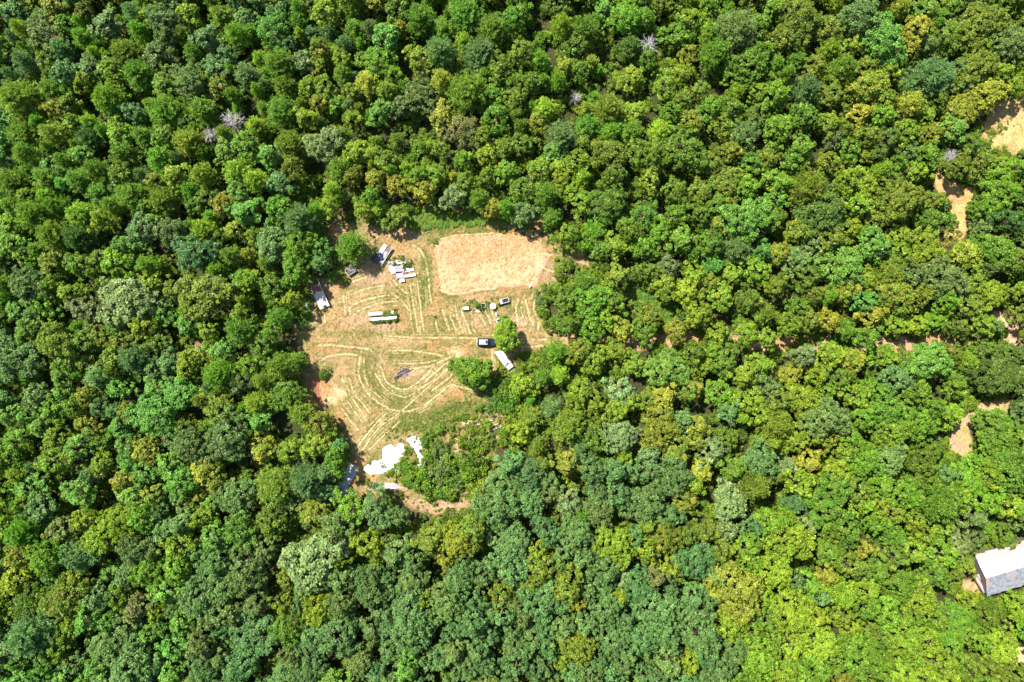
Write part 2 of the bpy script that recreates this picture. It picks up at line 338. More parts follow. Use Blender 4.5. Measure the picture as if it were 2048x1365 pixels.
def patch(name, label, poly, cols, marg=10, st=.3, z0=-.05, seed=5, tracks=()):   # a smaller patch of open ground
    P = np.array(poly, float); x0, x1 = P[:, 0].min() - marg - 8, P[:, 0].max() + marg + 8; y0, y1 = P[:, 1].min() - marg - 8, P[:, 1].max() + marg + 8
    a, b = G(x0, y1), G(x1, y0); xs, ys = np.arange(a.x, b.x, st), np.arange(a.y, b.y, st); nx, ny = len(xs), len(ys)
    X, Y = np.meshgrid(xs, ys); X = X.ravel(); Y = Y.ravel(); px, py = X * 8 + 1024, 682.5 - Y * 8
    d = sdist(px + (fbm(X, Y, 2.5, seed) - .5) * 16, py + (fbm(X, Y, 2.5, seed + 9) - .5) * 16, poly)
    n2, n3, n4 = fbm(X, Y, 2.2, seed + 3), fbm(X, Y, .8, seed + 5, 3), rng.random(len(X))
    k = sstep(.36, .64, n2)[:, None]; c = cols[0] * (1 - k) + cols[1] * k; k = (sstep(.5, .72, n3) * .6)[:, None]; c = c * (1 - k) + cols[2] * k
    for T in tracks:
        L = smooth_line(T, 6); dd = np.full(len(X), 1e9)
        for p, q in zip(L[:-1], L[1:]): dd = np.minimum(dd, seg_dist(px, py, p, q))
        k = (np.exp(-(dd / 3.) ** 2) * .8)[:, None]; c = c * (1 - k) + cols[1] * k
    k = sstep(1, 9, d)[:, None]; c = (c * (1 - k) + FLOOR * k) * (.82 + .36 * n4)[:, None]
    z = z0 + .12 * (n2 - .5) + .06 * n3 + .06
    keep = (d < marg).reshape(ny, nx); I = np.arange(nx * ny).reshape(ny, nx); q = keep[:-1, :-1] & keep[1:, :-1] & keep[:-1, 1:] & keep[1:, 1:]
    F = np.stack([I[:-1, :-1][q], I[:-1, 1:][q], I[1:, 1:][q], I[1:, :-1][q]], 1)
    used = np.unique(F); re = np.full(nx * ny, -1); re[used] = np.arange(len(used))
    return tag(obj(name, new_mesh(name, np.stack([X, Y, z], 1)[used], re[F], [M_FIELD], {'col': c[used]}, smooth=True)), label, None, None, 'structure')
def ribbon(line, w):
    L = [np.array(p, float) for p in smooth_line(line, 4)]; a, b = [], []
    for i, p in enumerate(L):
        t = L[min(i + 1, len(L) - 1)] - L[max(i - 1, 0)]; t /= np.hypot(*t); n = np.array((-t[1], t[0])); a.append(tuple(p + n * w)); b.append(tuple(p - n * w))
    return a + b[::-1]
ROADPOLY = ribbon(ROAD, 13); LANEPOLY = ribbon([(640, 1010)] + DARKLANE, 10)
patch('dirt_road', 'narrow dirt road running through the wood to the right edge', ROADPOLY, (PINK, STRAW, ORANGE), seed=31, z0=-.07)
patch('straw_field', 'dry straw field in the upper right corner', FIELD, (STRAW * 1.05, np.array((.40, .28, .12)), GREEN * 1.5), seed=41)
patch('straw_path', 'dry straw strip between trees at the upper right', STRAWPATH, (STRAW * 1.1, np.array((.40, .27, .11)), ORANGE), seed=51)
patch('curved_path', 'curved pink dirt path between trees at the right', PINKPATH, (PINK, np.array((.30, .24, .10)), np.array((.2, .18, .06))), seed=61)
patch('road_fork', 'pale bare dirt where the road forks at the right edge', FORK, (PINK * 1.05, PALE, PINK), seed=71)
patch('grass_glade', 'lush green grass glade right of the clearing', GLADE, (LUSH, GREEN, LUSH * .8), seed=81)
patch('bare_yard', 'bare orange dirt in front of the tin-roofed shed', NOOK, (PINK, STRAW, PALE), seed=83)
patch('grass_corner', 'pale grass corner at the lower right edge', CORNER, (np.array((.25, .27, .08)), PALE, GREEN), seed=85)
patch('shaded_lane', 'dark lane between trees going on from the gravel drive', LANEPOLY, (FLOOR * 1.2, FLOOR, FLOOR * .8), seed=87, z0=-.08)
patch('forest_gap', 'small bare gap in the wood left of the clearing', LEFTGAP, (PINK * .6, FLOOR, RED * .4), seed=89)
# ------------------------------------------------------------------ trees
TINT = {  # sunlit leaf colour, colour of young or turning shoots
 'm': ((.089, .167, .015), (.152, .231, .022)), 'd': ((.057, .110, .017), (.095, .154, .019)), 'g': ((.099, .207, .015), (.162, .264, .022)),
 'l': ((.141, .233, .016), (.218, .281, .022)), 'y': ((.195, .229, .022), (.294, .286, .032)), 'o': ((.139, .202, .017), (.314, .253, .038)),
 'u': ((.089, .176, .045), (.123, .220, .054)), 'a': ((.144, .220, .067), (.218, .286, .108)), 'n': ((.103, .231, .030), (.162, .297, .054)),
 'w': ((.103, .143, .037), (.152, .143, .054)), 'v': ((.112, .172, .017), (.190, .220, .022)), 'r': ((.152, .077, .032), (.399, .066, .054)), 'k': ((.099, .165, .037), (.142, .209, .054))}
TNAME = {'m': 'mid-green', 'd': 'dark green', 'g': 'fresh green', 'l': 'lime-green', 'y': 'yellow', 'o': 'orange-tinged', 'u': 'bluish-green', 'a': 'pale green', 'n': 'mint-green', 'w': 'brownish', 'v': 'olive', 'r': 'reddish', 'k': 'grey-green'}
def unit(v): return v / (np.linalg.norm(v, axis=-1, keepdims=True) + 1e-9)
def leaves(P, N, size, aspect, g, T=None):
    n = len(P); T = unit(np.cross(N, unit(g.normal(size=(n, 3))))) if T is None else T
    B = unit(np.cross(N, T)); s = size[:, None]
    V = np.stack([P - T * s * .5, P + B * s * aspect * .5 + N * s * .08, P + T * s * .5, P - B * s * aspect * .5 + N * s * .08], 1).reshape(-1, 3)
    return V, np.arange(n * 4).reshape(n, 4)
def crown_broad(seed, Rr, Ht, K, nl, ls, shape):
    g = np.random.default_rng(seed)
    hz = Ht * .42; zc = Ht - hz
    d = unit(g.normal(size=(K * 3, 3))); d = d[d[:, 2] > -.45]; keep = []
    for v in d:                                                          # spread the leaf clumps over the crown
        if all(np.dot(v, k) < 1 - 1.25 / K for k in keep): keep.append(v)
        if len(keep) >= K: break
    d = np.array(keep); K = len(d); az = np.arctan2(d[:, 1], d[:, 0])
    lump = 1 + .20 * np.sin(2 * az + g.random() * 6) + .16 * np.sin(3 * az + g.random() * 6) + .13 * np.sin(5 * az + g.random() * 6)
    rr = g.uniform(.60, 1.06, K) * lump
    if shape == 'cone': rad = np.where(d[:, 2] > 0, np.clip(1 - d[:, 2], .05, 1) ** .55, np.sqrt(1 - d[:, 2] ** 2)); xy = d[:, :2] / (np.linalg.norm(d[:, :2], axis=1, keepdims=True) + 1e-6) * (rad * rr)[:, None]; z = d[:, 2] * 1.15
    else: xy = d[:, :2] * rr[:, None]; z = d[:, 2] * g.uniform(.62, 1.12, K)
    C = np.stack([xy[:, 0] * Rr * .86, xy[:, 1] * Rr * .86, zc + z * hz * .9], 1)
    rc = g.uniform(.26, .66, K) * (.58 + .12 * Rr) * (1.25 if shape == 'full' else 1)
    ns = np.maximum((nl * (rc / rc.mean()) ** 2).astype(int), 8); ci = np.repeat(np.arange(K), ns); n = len(ci)
    out = unit(C - np.array((0, 0, zc - hz * .5)))
    q = unit(unit(g.normal(size=(n, 3))) + .75 * out[ci] + np.array((0, 0, .25)))
    P = C[ci] + q * (rc[ci] * g.uniform(.25, 1.3, n))[:, None] * np.array((1, 1, .85))
    N = unit(q * .55 + np.array((0, 0, .6)) + g.normal(size=(n, 3)) * .62)
    V, F = leaves(P, N, ls * g.uniform(.6, 1.35, n), .72, g)
    tip = np.clip(g.random(K) * 1.5 - .8, 0, 1)[ci] * .8 + np.clip(g.random(n) - .85, 0, 1) * 3; bright = np.clip(.5 + g.normal(size=n) * .17 + (g.random(K) - .5)[ci] * .45, 0, 1)
    A = np.stack([bright, np.clip(tip, 0, 1), np.zeros(n)], 1)
    return new_mesh('crown', V, F, [LEAF], {'leafv': np.repeat(A, 4, 0)}), C
def crown_pine(seed, Rr, Ht, nb, nt_, blades):
    g = np.random.default_rng(seed); P = []; D = []; CI = []
    for b in range(nb):
        t = (b + .5) / nb; z = Ht * (.28 + .70 * t); L = Rr * math.sqrt(max(1 - t ** 1.8, .02)) * g.uniform(.72, 1.12); a = b * 2.39996 + g.normal() * .2
        el = R(8 + 50 * t + g.normal() * 8); bd = np.array((math.cos(a) * math.cos(el), math.sin(a) * math.cos(el), math.sin(el)))
        side = np.array((-math.sin(a), math.cos(a), 0)); nt2 = max(3, int(nt_ * (.4 + L / Rr * .7)))
        for k in range(nt2):
            f = .28 + .72 * (k + g.random()) / nt2; p = np.array((0, 0, z)) + bd * L * f + side * g.normal() * .24 * L * f * .8 + np.array((0, 0, -.22 * (f * L / Rr) ** 2 * Rr * .5))
            P.append(p); D.append(unit(bd + side * g.normal() * .4)); CI.append(b)
    P = np.array(P); D = np.array(D); CI = np.array(CI); m = len(P)
    i = np.repeat(np.arange(m), blades); n = len(i)
    T = unit(D[i] * .55 + unit(g.normal(size=(n, 3))) * .9 + np.array((0, 0, .25))); s = g.uniform(.30, .58, n) * (.72 + .09 * Rr)
    Q = P[i] + T * (s * .5)[:, None] + g.normal(size=(n, 3)) * .07
    N = unit(np.cross(T, np.cross(np.array((0, 0, 1.)) + g.normal(size=(n, 3)) * .5, T)))
    V, F = leaves(Q, N, s, .25, g, T)
    bb = (g.random(nb) - .5)[CI]; A = np.stack([np.clip(.5 + g.normal(size=n) * .15 + bb[i] * .4 + (g.random(m) - .5)[i] * .3, 0, 1), np.clip((g.random(m) * 1.6 - .8)[i], 0, 1), np.zeros(n)], 1)
    return new_mesh('crown', V, F, [NEEDLE], {'leafv': np.repeat(A, 4, 0)})
def trunk_mesh(seed, Ht, r0, C=None, nlimb=6):
    g = np.random.default_rng(seed); b = MB(); p = Vector((0, 0, -.3)); zs = [.25, .5, .75]
    for k in range(3):
        q = Vector((g.normal() * .12, g.normal() * .12, Ht * zs[k])); b.tube(p, q, r0 * (1 - .28 * k), r0 * (1 - .28 * (k + 1)), 7, caps=False)
        if C is not None:
            for c in C[g.choice(len(C), min(nlimb // 2, len(C)), replace=False)]:
                if c[2] > q.z - .5: b.tube(q, Vector(c), r0 * .3, r0 * .08, 5, caps=False)
        p = q
    me = bpy.data.meshes.new('trunk'); me.from_pydata([tuple(v) for v in b.v], [], b.f); me.materials.append(BARK); return me
def dead_mesh(seed, Ht, Rr):
    g = np.random.default_rng(seed); b = MB(); b.tube((0, 0, -.3), (0, 0, Ht * .85), .14, .05, 6)
    tw = MB()
    for k in range(60):
        t = .3 + .65 * g.random(); a = g.random() * 6.28; L = Rr * g.uniform(.5, 1.1) * (1.15 - .5 * t); e = R(g.uniform(15, 65)); d = Vector((math.cos(a) * math.cos(e), math.sin(a) * math.cos(e), math.sin(e)))
        p = Vector((0, 0, Ht * t * .85)); q = p + d * L; tw.tube(p, q, .034, .02, 4, caps=False)
        for j in range(7):
            f = g.uniform(.3, 1.); d2 = (d + Vector(g.normal(size=3)) * .55).normalized(); tw.tube(p + d * L * f, p + d * L * f + d2 * L * g.uniform(.2, .5), .022, .012, 3, caps=False)
    def mk(x, nm): me = bpy.data.meshes.new(nm); me.from_pydata([tuple(v) for v in x.v], [], x.f); me.materials.append(DEADWOOD); return me
    return mk(b, 'trunk'), mk(tw, 'bare_branches')
VAR = {}   # (kind, size class) -> list of (crown mesh, trunk mesh, ref radius, ref height)
def mkvar(key, lst): VAR[key] = lst
def bv(seed, Rr, Ht, K, nl, ls, shape): c, C = crown_broad(seed, Rr, Ht, K, nl, ls, shape); return (c, trunk_mesh(seed, Ht, .05 * Rr + .06, C), Rr, Ht)
def pv(seed, Rr, Ht, nb, nt_, bl): return (crown_pine(seed, Rr, Ht, nb, nt_, bl), trunk_mesh(seed, Ht, .05 * Rr + .05), Rr, Ht)
mkvar(('b', 0), [bv(101, 1.9, 7.0, 34, 45, 0.35, 'cone'), bv(102, 1.9, 6.6, 37, 43, 0.38, 'dome'), bv(103, 1.9, 7.2, 31, 53, 0.31, 'cone'), bv(104, 1.9, 6.4, 40, 38, 0.41, 'dome'), bv(105, 1.9, 7.0, 34, 48, 0.32, 'dome')])
mkvar(('b', 1), [bv(111, 3.0, 8.6, 72, 51, 0.36, 'dome'), bv(112, 3.0, 9.0, 82, 45, 0.41, 'dome'), bv(113, 3.0, 8.4, 63, 62, 0.32, 'dome'), bv(114, 3.0, 9.4, 75, 48, 0.38, 'cone'), bv(115, 3.0, 8.8, 88, 41, 0.44, 'dome'), bv(116, 3.0, 8.8, 69, 58, 0.33, 'dome')])
mkvar(('b', 2), [bv(121, 5.0, 11.5, 191, 53, 0.38, 'dome'), bv(122, 5.0, 12.0, 223, 45, 0.42, 'dome'), bv(123, 5.0, 11.0, 175, 62, 0.36, 'dome'), bv(124, 5.0, 11.5, 207, 51, 0.38, 'dome')])
mkvar(('b', 3), [bv(171, 3.6, 8.4, 130, 95, .36, 'full'), bv(172, 3.6, 8.4, 130, 95, .36, 'full')])      # dense crowns of the trees that stand alone
mkvar(('p', 0), [pv(131, 1.9, 7.2, 46, 6, 13), pv(132, 1.9, 6.8, 42, 6, 14)])
mkvar(('p', 1), [pv(141, 3.0, 9.4, 66, 8, 13), pv(142, 3.0, 9.0, 72, 7, 13), pv(143, 3.0, 9.8, 60, 9, 12)])
mkvar(('p', 2), [pv(151, 4.8, 11.5, 110, 12, 12), pv(152, 4.8, 11.0, 120, 11, 12)])
DEAD = [dead_mesh(161, 9, 2.6), dead_mesh(162, 8, 2.4)]

HAND = """
28 30 24 b u;110 20 26 b v;90 70 36 b k;170 25 20 b v;215 50 30 b u;238 10 18 b l;330 48 34 b k;380 30 24 b l;445 35 26 p m;490 40 22 b u;475 70 26 p g;505 65 18 p g;255 108 32 p v;318 110 28 b k;390 105 24 p m;455 115 24 b u;495 105 16 b l;185 135 26 b k;280 150 34 p m;378 165 34 b k;400 135 16 b l;170 165 20 b l;250 170 16 b w;440 175 22 b o;490 190 18 b l;460 240 26 d m;418 268 20 d m;455 300 26 b n;405 220 30 p m;380 285 34 p v;40 200 40 p m;50 270 36 p m;180 275 26 p d;110 220 22 b o;240 265 26 b g;100 335 26 b n;250 310 30 p m;60 310 30 p m;20 240 20 b n;
545 62 32 b n;600 45 22 p m;650 25 28 b l;750 30 16 b o;710 60 24 p g;770 80 28 b n;840 40 34 p m;930 30 38 p m;985 62 34 p m;845 68 13 b y;880 105 32 p k;960 110 36 p k;610 88 14 b o;640 98 22 b o;630 135 20 b o;604 125 22 b a;682 120 22 b l;712 108 16 b a;755 125 34 b g;790 152 20 b g;820 150 15 b g;560 130 34 p m;570 172 26 p m;617 175 20 b l;650 182 24 b m;640 208 20 b y;565 222 34 p m;700 190 20 b v;760 225 24 b n;800 215 20 b w;840 190 34 b k;935 185 46 p m;925 265 36 b w;990 235 30 b g;580 290 32 p v;650 290 34 b a;540 312 26 b n;740 265 18 b n;775 265 18 b y;830 255 12 b o;850 245 13 b l;885 275 18 b l;878 298 20 b l;905 302 14 b y;800 305 18 b n;840 322 16 b o;975 315 22 b l;610 320 16 b y;645 335 16 b y;
1070 30 18 b m;1095 65 16 b l;1065 70 18 b l;1105 75 14 b o;1155 15 16 b l;1180 10 16 b o;1205 20 20 b n;1250 35 34 b g;1290 40 22 p m;1170 60 30 p m;1205 65 14 b y;1300 82 24 d m;1350 70 26 b g;1380 40 26 b l;1470 60 44 p k;1430 110 34 p m;1150 95 28 b m;1260 95 26 p d;1220 95 14 b l;1375 105 20 b o;1330 120 14 b y;1130 135 20 b o;1235 132 16 b v;1180 165 18 b l;1215 155 18 b l;1300 150 14 b y;1360 150 22 b l;1290 180 18 b l;1330 172 24 b l;1270 225 22 b l;1302 220 14 b y;1345 225 22 b g;1380 255 28 b o;1152 190 14 d m;1215 220 34 p v;1120 240 18 b l;1075 250 20 b o;1045 285 24 b m;1120 275 34 p k;1260 265 28 p m;1490 270 32 b k;1110 302 24 b n;1160 322 26 b l;1220 310 34 b v;1300 312 38 b m;1370 302 40 b m;1510 185 22 b l;1500 130 40 b m;1200 336 14 b y;
1595 40 44 b v;1720 35 40 b u;1765 82 42 b n;1655 60 28 b v;1700 95 26 b l;1605 95 14 b y;1830 65 30 b y;1960 50 44 b v;1850 25 30 b m;1900 75 36 b m;2010 85 34 b k;1960 95 24 b l;1950 135 36 b v;2000 145 22 b l;1860 155 44 p k;1965 190 38 b y;1920 225 36 b y;1805 170 18 b a;1740 175 36 b o;1765 202 22 b l;1660 185 26 b v;1610 180 30 p k;1735 130 22 b v;1655 250 24 b l;1720 230 24 b y;1765 232 22 b l;1850 235 22 b l;1610 235 28 b m;1560 225 18 b v;1665 275 20 b w;1900 260 28 b n;1935 252 18 b g;1860 270 24 b o;1810 270 26 b l;1730 275 26 b v;1700 300 24 b g;1600 300 26 b m;1590 325 28 b g;1850 312 28 b g;1932 292 26 b v;1912 334 24 b v;1905 312 18 d m;2034 335 22 b g;1790 330 20 b g;1965 330 22 b v;
30 365 34 p m;95 355 30 p m;160 360 28 p m;200 385 28 p m;265 390 34 p m;330 400 32 p v;250 455 14 b o;285 460 30 b u;340 465 32 b k;270 490 22 b n;390 505 38 b u;330 510 16 b y;225 475 18 b l;370 430 14 b n;475 385 24 b n;490 425 30 b n;440 375 14 b o;70 430 36 p m;110 470 34 p m;160 475 32 p d;160 430 30 p g;20 450 26 b g;25 490 26 b n;50 510 22 b l;105 530 26 b o;160 530 26 b m;240 530 30 b g;360 550 18 b o;470 460 20 b y;300 570 26 b l;255 602 52 b a;410 592 50 b v;145 585 22 b l;190 590 18 b n;170 560 18 b n;60 570 34 b u;35 620 24 b n;170 620 30 b w;150 632 14 b o;60 660 30 b g;330 625 22 b n;310 620 16 b y;480 622 22 b l;490 560 24 b l;480 660 30 p m;
562 365 26 b u;608 393 14 b o;640 380 18 b l;660 412 20 b l;600 440 34 p k;545 490 36 b u;597 492 34 b g;700 395 16 b l;750 360 20 b y;745 395 20 b g;725 422 20 b l;800 370 22 b y;845 382 22 b y;790 436 22 b m;702 492 33 p m;640 527 18 p k;590 537 30 b g;480 535 18 b y;500 562 22 b l;510 612 18 b n;482 628 22 b l;560 635 24 p m;545 660 20 b g;576 682 16 b n;905 395 22 b a;960 398 24 p m;885 405 16 b m;
1048 425 26 b u;1104 434 24 p m;1165 355 18 p l;1092 388 28 p m;1050 380 26 b m;1300 360 22 b y;1280 400 16 b o;1350 382 26 b m;1450 372 34 b v;1325 432 16 b o;1352 432 22 b g;1430 452 22 b o;1490 440 44 b n;1230 492 26 b l;1290 497 24 b g;1360 482 30 b m;1420 482 28 b m;1470 497 30 p k;1525 502 20 b n;1206 498 22 b m;1265 540 18 b g;1335 532 24 b w;1390 547 24 b l;1460 552 22 b l;1510 540 26 b l;1485 562 16 b l;1235 552 22 b o;1200 552 14 b l;1372 580 26 b l;1168 566 24 p m;1125 598 28 b m;1182 602 34 b g;1228 606 24 b m;1298 632 22 b v;1396 622 28 b l;1440 592 26 b l;1500 602 26 b v;1243 657 22 b o;1292 660 26 b g;1352 662 22 b y;1432 664 22 b l;1138 648 24 b m;1180 654 26 b g;
1560 367 26 b g;1550 402 20 b n;1615 376 40 p v;1642 424 48 b d;1690 365 24 b g;1725 367 26 b l;1800 402 38 b v;1712 412 26 b l;1868 402 22 b v;1862 442 28 b m;1747 437 24 b v;1775 462 14 b l;1600 462 26 b v;1622 487 22 b a;1660 482 28 b v;1747 492 30 b n;1800 472 22 b l;1850 502 42 b l;1555 507 22 b o;1590 522 26 b k;1680 532 44 b n;1936 510 26 b y;1942 562 28 b l;2000 382 40 b g;2012 442 30 b d;1960 458 20 b k;1992 502 34 b m;2036 522 30 b m;1882 556 42 b k;1772 547 36 p v;1550 572 22 b l;1690 582 30 b o;1790 592 34 b o;1722 602 26 b n;1978 590 32 b l;1930 612 28 b v;1740 632 28 b y;1655 642 24 b y;1580 652 22 b g;1615 642 24 b v;1870 640 22 b g;1830 650 22 b l;1910 655 20 b v;1958 648 26 b l;1690 662 22 p m;
30 722 44 b u;130 742 30 b m;85 762 16 b o;30 777 16 b o;75 792 26 b u;130 787 20 b n;175 792 20 b y;270 716 32 p k;310 737 24 b u;380 722 28 b l;500 737 22 b l;440 747 34 p g;360 787 36 b n;310 832 44 b n;85 852 24 b n;240 852 24 b n;160 892 28 b n;290 902 26 b y;375 887 36 b k;455 877 46 b k;410 932 30 b o;512 902 16 b o;110 922 30 b l;250 962 24 b y;265 987 30 b n;180 952 20 b u;115 992 18 b o;220 1002 16 b w;360 962 34 b n;470 992 36 b u;60 977 30 b n;400 990 20 b o;
560 732 28 p m;590 726 22 p m;575 790 32 b m;520 842 22 b n;550 836 18 b l;525 892 28 b o;640 850 28 b o;632 892 28 b l;580 902 26 b l;552 972 44 p v;612 962 36 p k;650 946 22 b u;700 1014 30 b g;752 1004 30 b u;845 1022 18 b g;515 1012 18 b l;
945 745 31.5 b g;1012 671 25.5 b l;1112 704 24 p g;1072 712 14 b a;1062 738 18 b k;1155 748 9 b r;1235 704 22 b l;1187 722 24 b l;1225 724 12 b o;1335 737 38 b n;1240 782 30 b a;1330 792 26 b y;1382 782 26 b o;1182 762 16 b l;1400 737 20 b l;1290 757 14 b w;1260 802 24 b l;1190 807 22 b l;1048 772 24 b l;1078 784 18 b l;1130 852 38 p v;1062 832 30 p v;1320 857 40 b v;1240 872 34 b a;1395 852 22 b y;1130 925 28 b y;1180 937 28 b u;1230 942 28 b u;1350 952 36 b u;1290 942 28 b u;1405 942 22 b y;1135 1002 30 b a;1055 950 34 b u;1060 1000 34 b u;1290 1007 40 b k;1370 1002 26 b o;1392 1017 12 b y;1460 1002 34 b a;1480 902 16 b y;1500 857 18 b l;1490 802 30 b l;1480 752 26 b l;
1610 712 24 b a;1582 747 24 b y;1700 727 26 b o;1765 712 24 b g;1710 792 26 b l;1790 757 30 b u;1650 837 40 b k;1655 877 22 b o;1615 922 28 b y;1720 917 40 b g;1905 708 20 b v;1990 742 52 b d;1900 832 22 b l;1887 876 13 b l;2000 865 46 b m;2012 942 40 b m;1972 952 30 b l;1932 957 40 b g;1650 1002 50 b m;1870 1002 50 p m;
45 1062 36 p g;40 1112 26 b o;120 1062 26 b k;170 1042 22 b l;95 1117 34 b g;165 1112 34 b u;240 1042 32 b l;275 1102 34 b k;300 1142 32 b g;225 1142 22 b n;360 1092 30 b l;400 1037 24 b l;480 1062 34 b n;435 1122 34 b u;310 1092 12 b w;280 1212 30 b w;140 1192 44 b v;60 1202 34 b m;320 1222 20 b l;400 1202 40 b u;350 1292 28 b n;220 1292 38 b u;200 1332 28 b n;
628 1122 54 b a;570 1206 22 b l;580 1252 34 b m;735 1047 16 b l;910 1082 34 b o;890 1112 22 b o;980 1102 12 b l;855 1137 11 b l;1005 1182 28 b o;960 1192 16 b n;815 1332 24 b n;
1250 1037 18 b o;1290 1097 24 b l;1270 1132 18 b y;1155 1202 20 b y;1155 1292 34 b v;1125 1322 20 b l;1472 1182 54 b y;1310 1152 24 b w;1390 1122 36 b u;1522 1312 40 b l;
1720 1097 22 b y;1875 1052 26 b l;1918 1084 24 b a;1820 1102 26 b l;1680 1226 24 b l;1650 1147 22 b y;1590 1162 20 b u;1640 1192 20 b u;1710 1312 50 b g;1560 1332 34 b l;1906 1196 18 b v;1880 1332 28 b l;1930 1130 20 b o"""
trees = []
for it in HAND.replace('\n', '').split(';'):
    if it.strip(): x, y, r, k, t = it.split(); trees.append([float(x), float(y), float(r), k, t, 1])
# the rest of the wood: (centre px, share of conifers, leaf colours in this part of the wood)
ZONES = [(100,150,.55,'mmkugl'),(450,150,.45,'mmkgulv'),(800,120,.5,'mmgkly'),(1200,120,.25,'mglllmo'),(1500,150,.3,'mmvlg'),(1850,120,.1,'mvgkyl'),(100,450,.55,'mmmgkn'),(350,350,.45,'mmgklo'),
 (600,380,.3,'mlglyv'),(900,330,.15,'llgymv'),(1250,330,.12,'mglvlm'),(1600,350,.08,'mglvol'),(1950,450,.05,'mdgkl'),(300,600,.15,'mngulv'),(500,620,.2,'mlgln'),(1300,520,.1,'mglvl'),(1550,600,.08,'glmvno'),
 (1850,600,.05,'mgklv'),(100,750,.25,'mungv'),(350,780,.3,'mmngkv'),(550,780,.35,'mmgvl'),(100,950,.1,'nunlgo'),(350,950,.1,'nungvo'),(580,950,.15,'mlvgu'),(1150,760,.12,'lgmvlv'),(1450,760,.05,'lglmvo'),
 (1800,760,.05,'gmlgvn'),(1150,850,.25,'vvmlgk'),(1500,880,.05,'mlvglu'),(1800,880,.02,'gmglu'),(1150,980,.02,'uukul'),(1500,1000,.05,'mgvula'),(1750,1050,.05,'mgglv'),(1950,1000,.05,'mgkl'),
 (100,1150,.05,'unmglu'),(350,1150,.0,'unuglk'),(100,1300,.0,'uumn'),(400,1300,.0,'uuunk'),(700,1100,.0,'uuukul'),(700,1300,.0,'uuuunk'),(1000,1150,.0,'uuukvu'),(1000,1300,.0,'uuuuk'),(1300,1200,.0,'uuuual'),(1300,1320,.0,'uuuau'),
 (1600,1150,.05,'mgvlul'),(1600,1300,.03,'gllmgv'),(1850,1200,.05,'lgvllm'),(1950,1320,.02,'glmlv'),(1000,60,.35,'mmgl')]
ZA = np.array([(z[0], z[1]) for z in ZONES], float)
OPEN = [(CLEAR, .62), (FIELD, .95), (STRAWPATH, .85), (PINKPATH, .85), (FORK, .75), (GLADE, .6), (NOOK, .6), (CORNER, .5), (SHEDFOOT, .30), (ribbon(ROAD, 4), .42), (ribbon(DARKLANE, 5), .5), (LEFTGAP, .4)]
def blocked(x, y, r):
    for poly, f in OPEN:
        P = np.array(poly)
        if P[:, 0].min() - r > x or P[:, 0].max() + r < x or P[:, 1].min() - r > y or P[:, 1].max() + r < y: continue
        if float(sdist(np.array(x), np.array(y), poly)) < f * r: return True
    return False
grid = {}
def put(i, x, y): grid.setdefault((int(x // 60), int(y // 60)), []).append(i)
for i, t in enumerate(trees): put(i, t[0], t[1])
g2 = np.random.default_rng(23)
for rlo, rhi, tries, f in ((30, 42, 350, .80), (21, 29, 6000, .70), (15, 21, 16000, .66), (11, 15, 26000, .66)):
    for _ in range(tries):
        x, y = g2.uniform(-130, 2178), g2.uniform(-130, 1495); r = g2.uniform(rlo, rhi)
        big = 1.22 if y > 1000 or (x > 1500 and y > 780) else 1.0
        r *= big
        ok = True; cx, cy = int(x // 60), int(y // 60)
        for a in (-1, 0, 1):
            for b in (-1, 0, 1):
                for i in grid.get((cx + a, cy + b), ()):
                    u = trees[i]
                    if (u[0] - x) ** 2 + (u[1] - y) ** 2 < (f * (u[2] + r)) ** 2: ok = False; break
                if not ok: break
            if not ok: break
        if not ok or blocked(x, y, r): continue
        z = ZONES[int(np.argmin(np.hypot(ZA[:, 0] - x - g2.normal() * 50, ZA[:, 1] - y - g2.normal() * 50)))]
        trees.append([x, y, r, 'p' if g2.random() < z[2] else 'b', z[3][g2.integers(len(z[3]))], 0]); put(len(trees) - 1, x, y)
# individuals: every dead tree, the 300 largest broadleaf trees and the 300 largest conifers in view; the rest is one mass of wood
def inview(t): return -8 < t[0] < 2056 and -8 < t[1] < 1373
for t in trees: t.append(0)
for k in 'bp':
    idx = sorted([i for i, t in enumerate(trees) if t[3] == k and inview(t)], key=lambda i: -(trees[i][2] + 6 * trees[i][5]))[:300]
    for i in idx: trees[i][6] = 1
for t in trees:
    if t[3] == 'd': t[6] = 1
ANCH = [('the bare dirt pad', 985, 520), ('the white gravel heaps', 790, 915), ('the black car', 973, 684), ('the ribbed trailer', 643, 589), ('the timber pile', 805, 748), ('the red clay patch', 630, 785), ('the tin-roofed shed', 2000, 1145),
 ('the straw field corner', 2020, 255), ('the straw strip', 1912, 420), ('the curved pink path', 1935, 860), ('the dirt road fork', 2018, 665), ('the silver dead tree', 1300, 82), ('the paired dead trees', 440, 254), ('the top left corner', 0, 0),
 ('the bottom left corner', 0, 1365), ('the bottom edge middle', 1024, 1365), ('the big yellow tree', 1472, 1182), ('the big pale tree', 628, 1122), ('the left edge middle', 0, 682), ('the gravel drive', 680, 965), ('the flatbed truck', 1012, 722),
 ('the huge dark tree', 1642, 424), ('the rusty sapling', 250, 455), ('the grass glade', 1295, 600), ('the top right corner', 2048, 0), ('the small red tree', 1155, 748), ('the dirt road middle', 1560, 690), ('the bottom right corner', 2048, 1365), ('the brown-leaved tree', 800, 215)]
AA = np.array([(a[1], a[2]) for a in ANCH], float)
ORD = ['', 'nearest', 'second nearest', 'third nearest', 'fourth nearest', 'fifth nearest', 'sixth nearest', 'seventh nearest', 'eighth nearest', 'ninth nearest', 'tenth nearest']
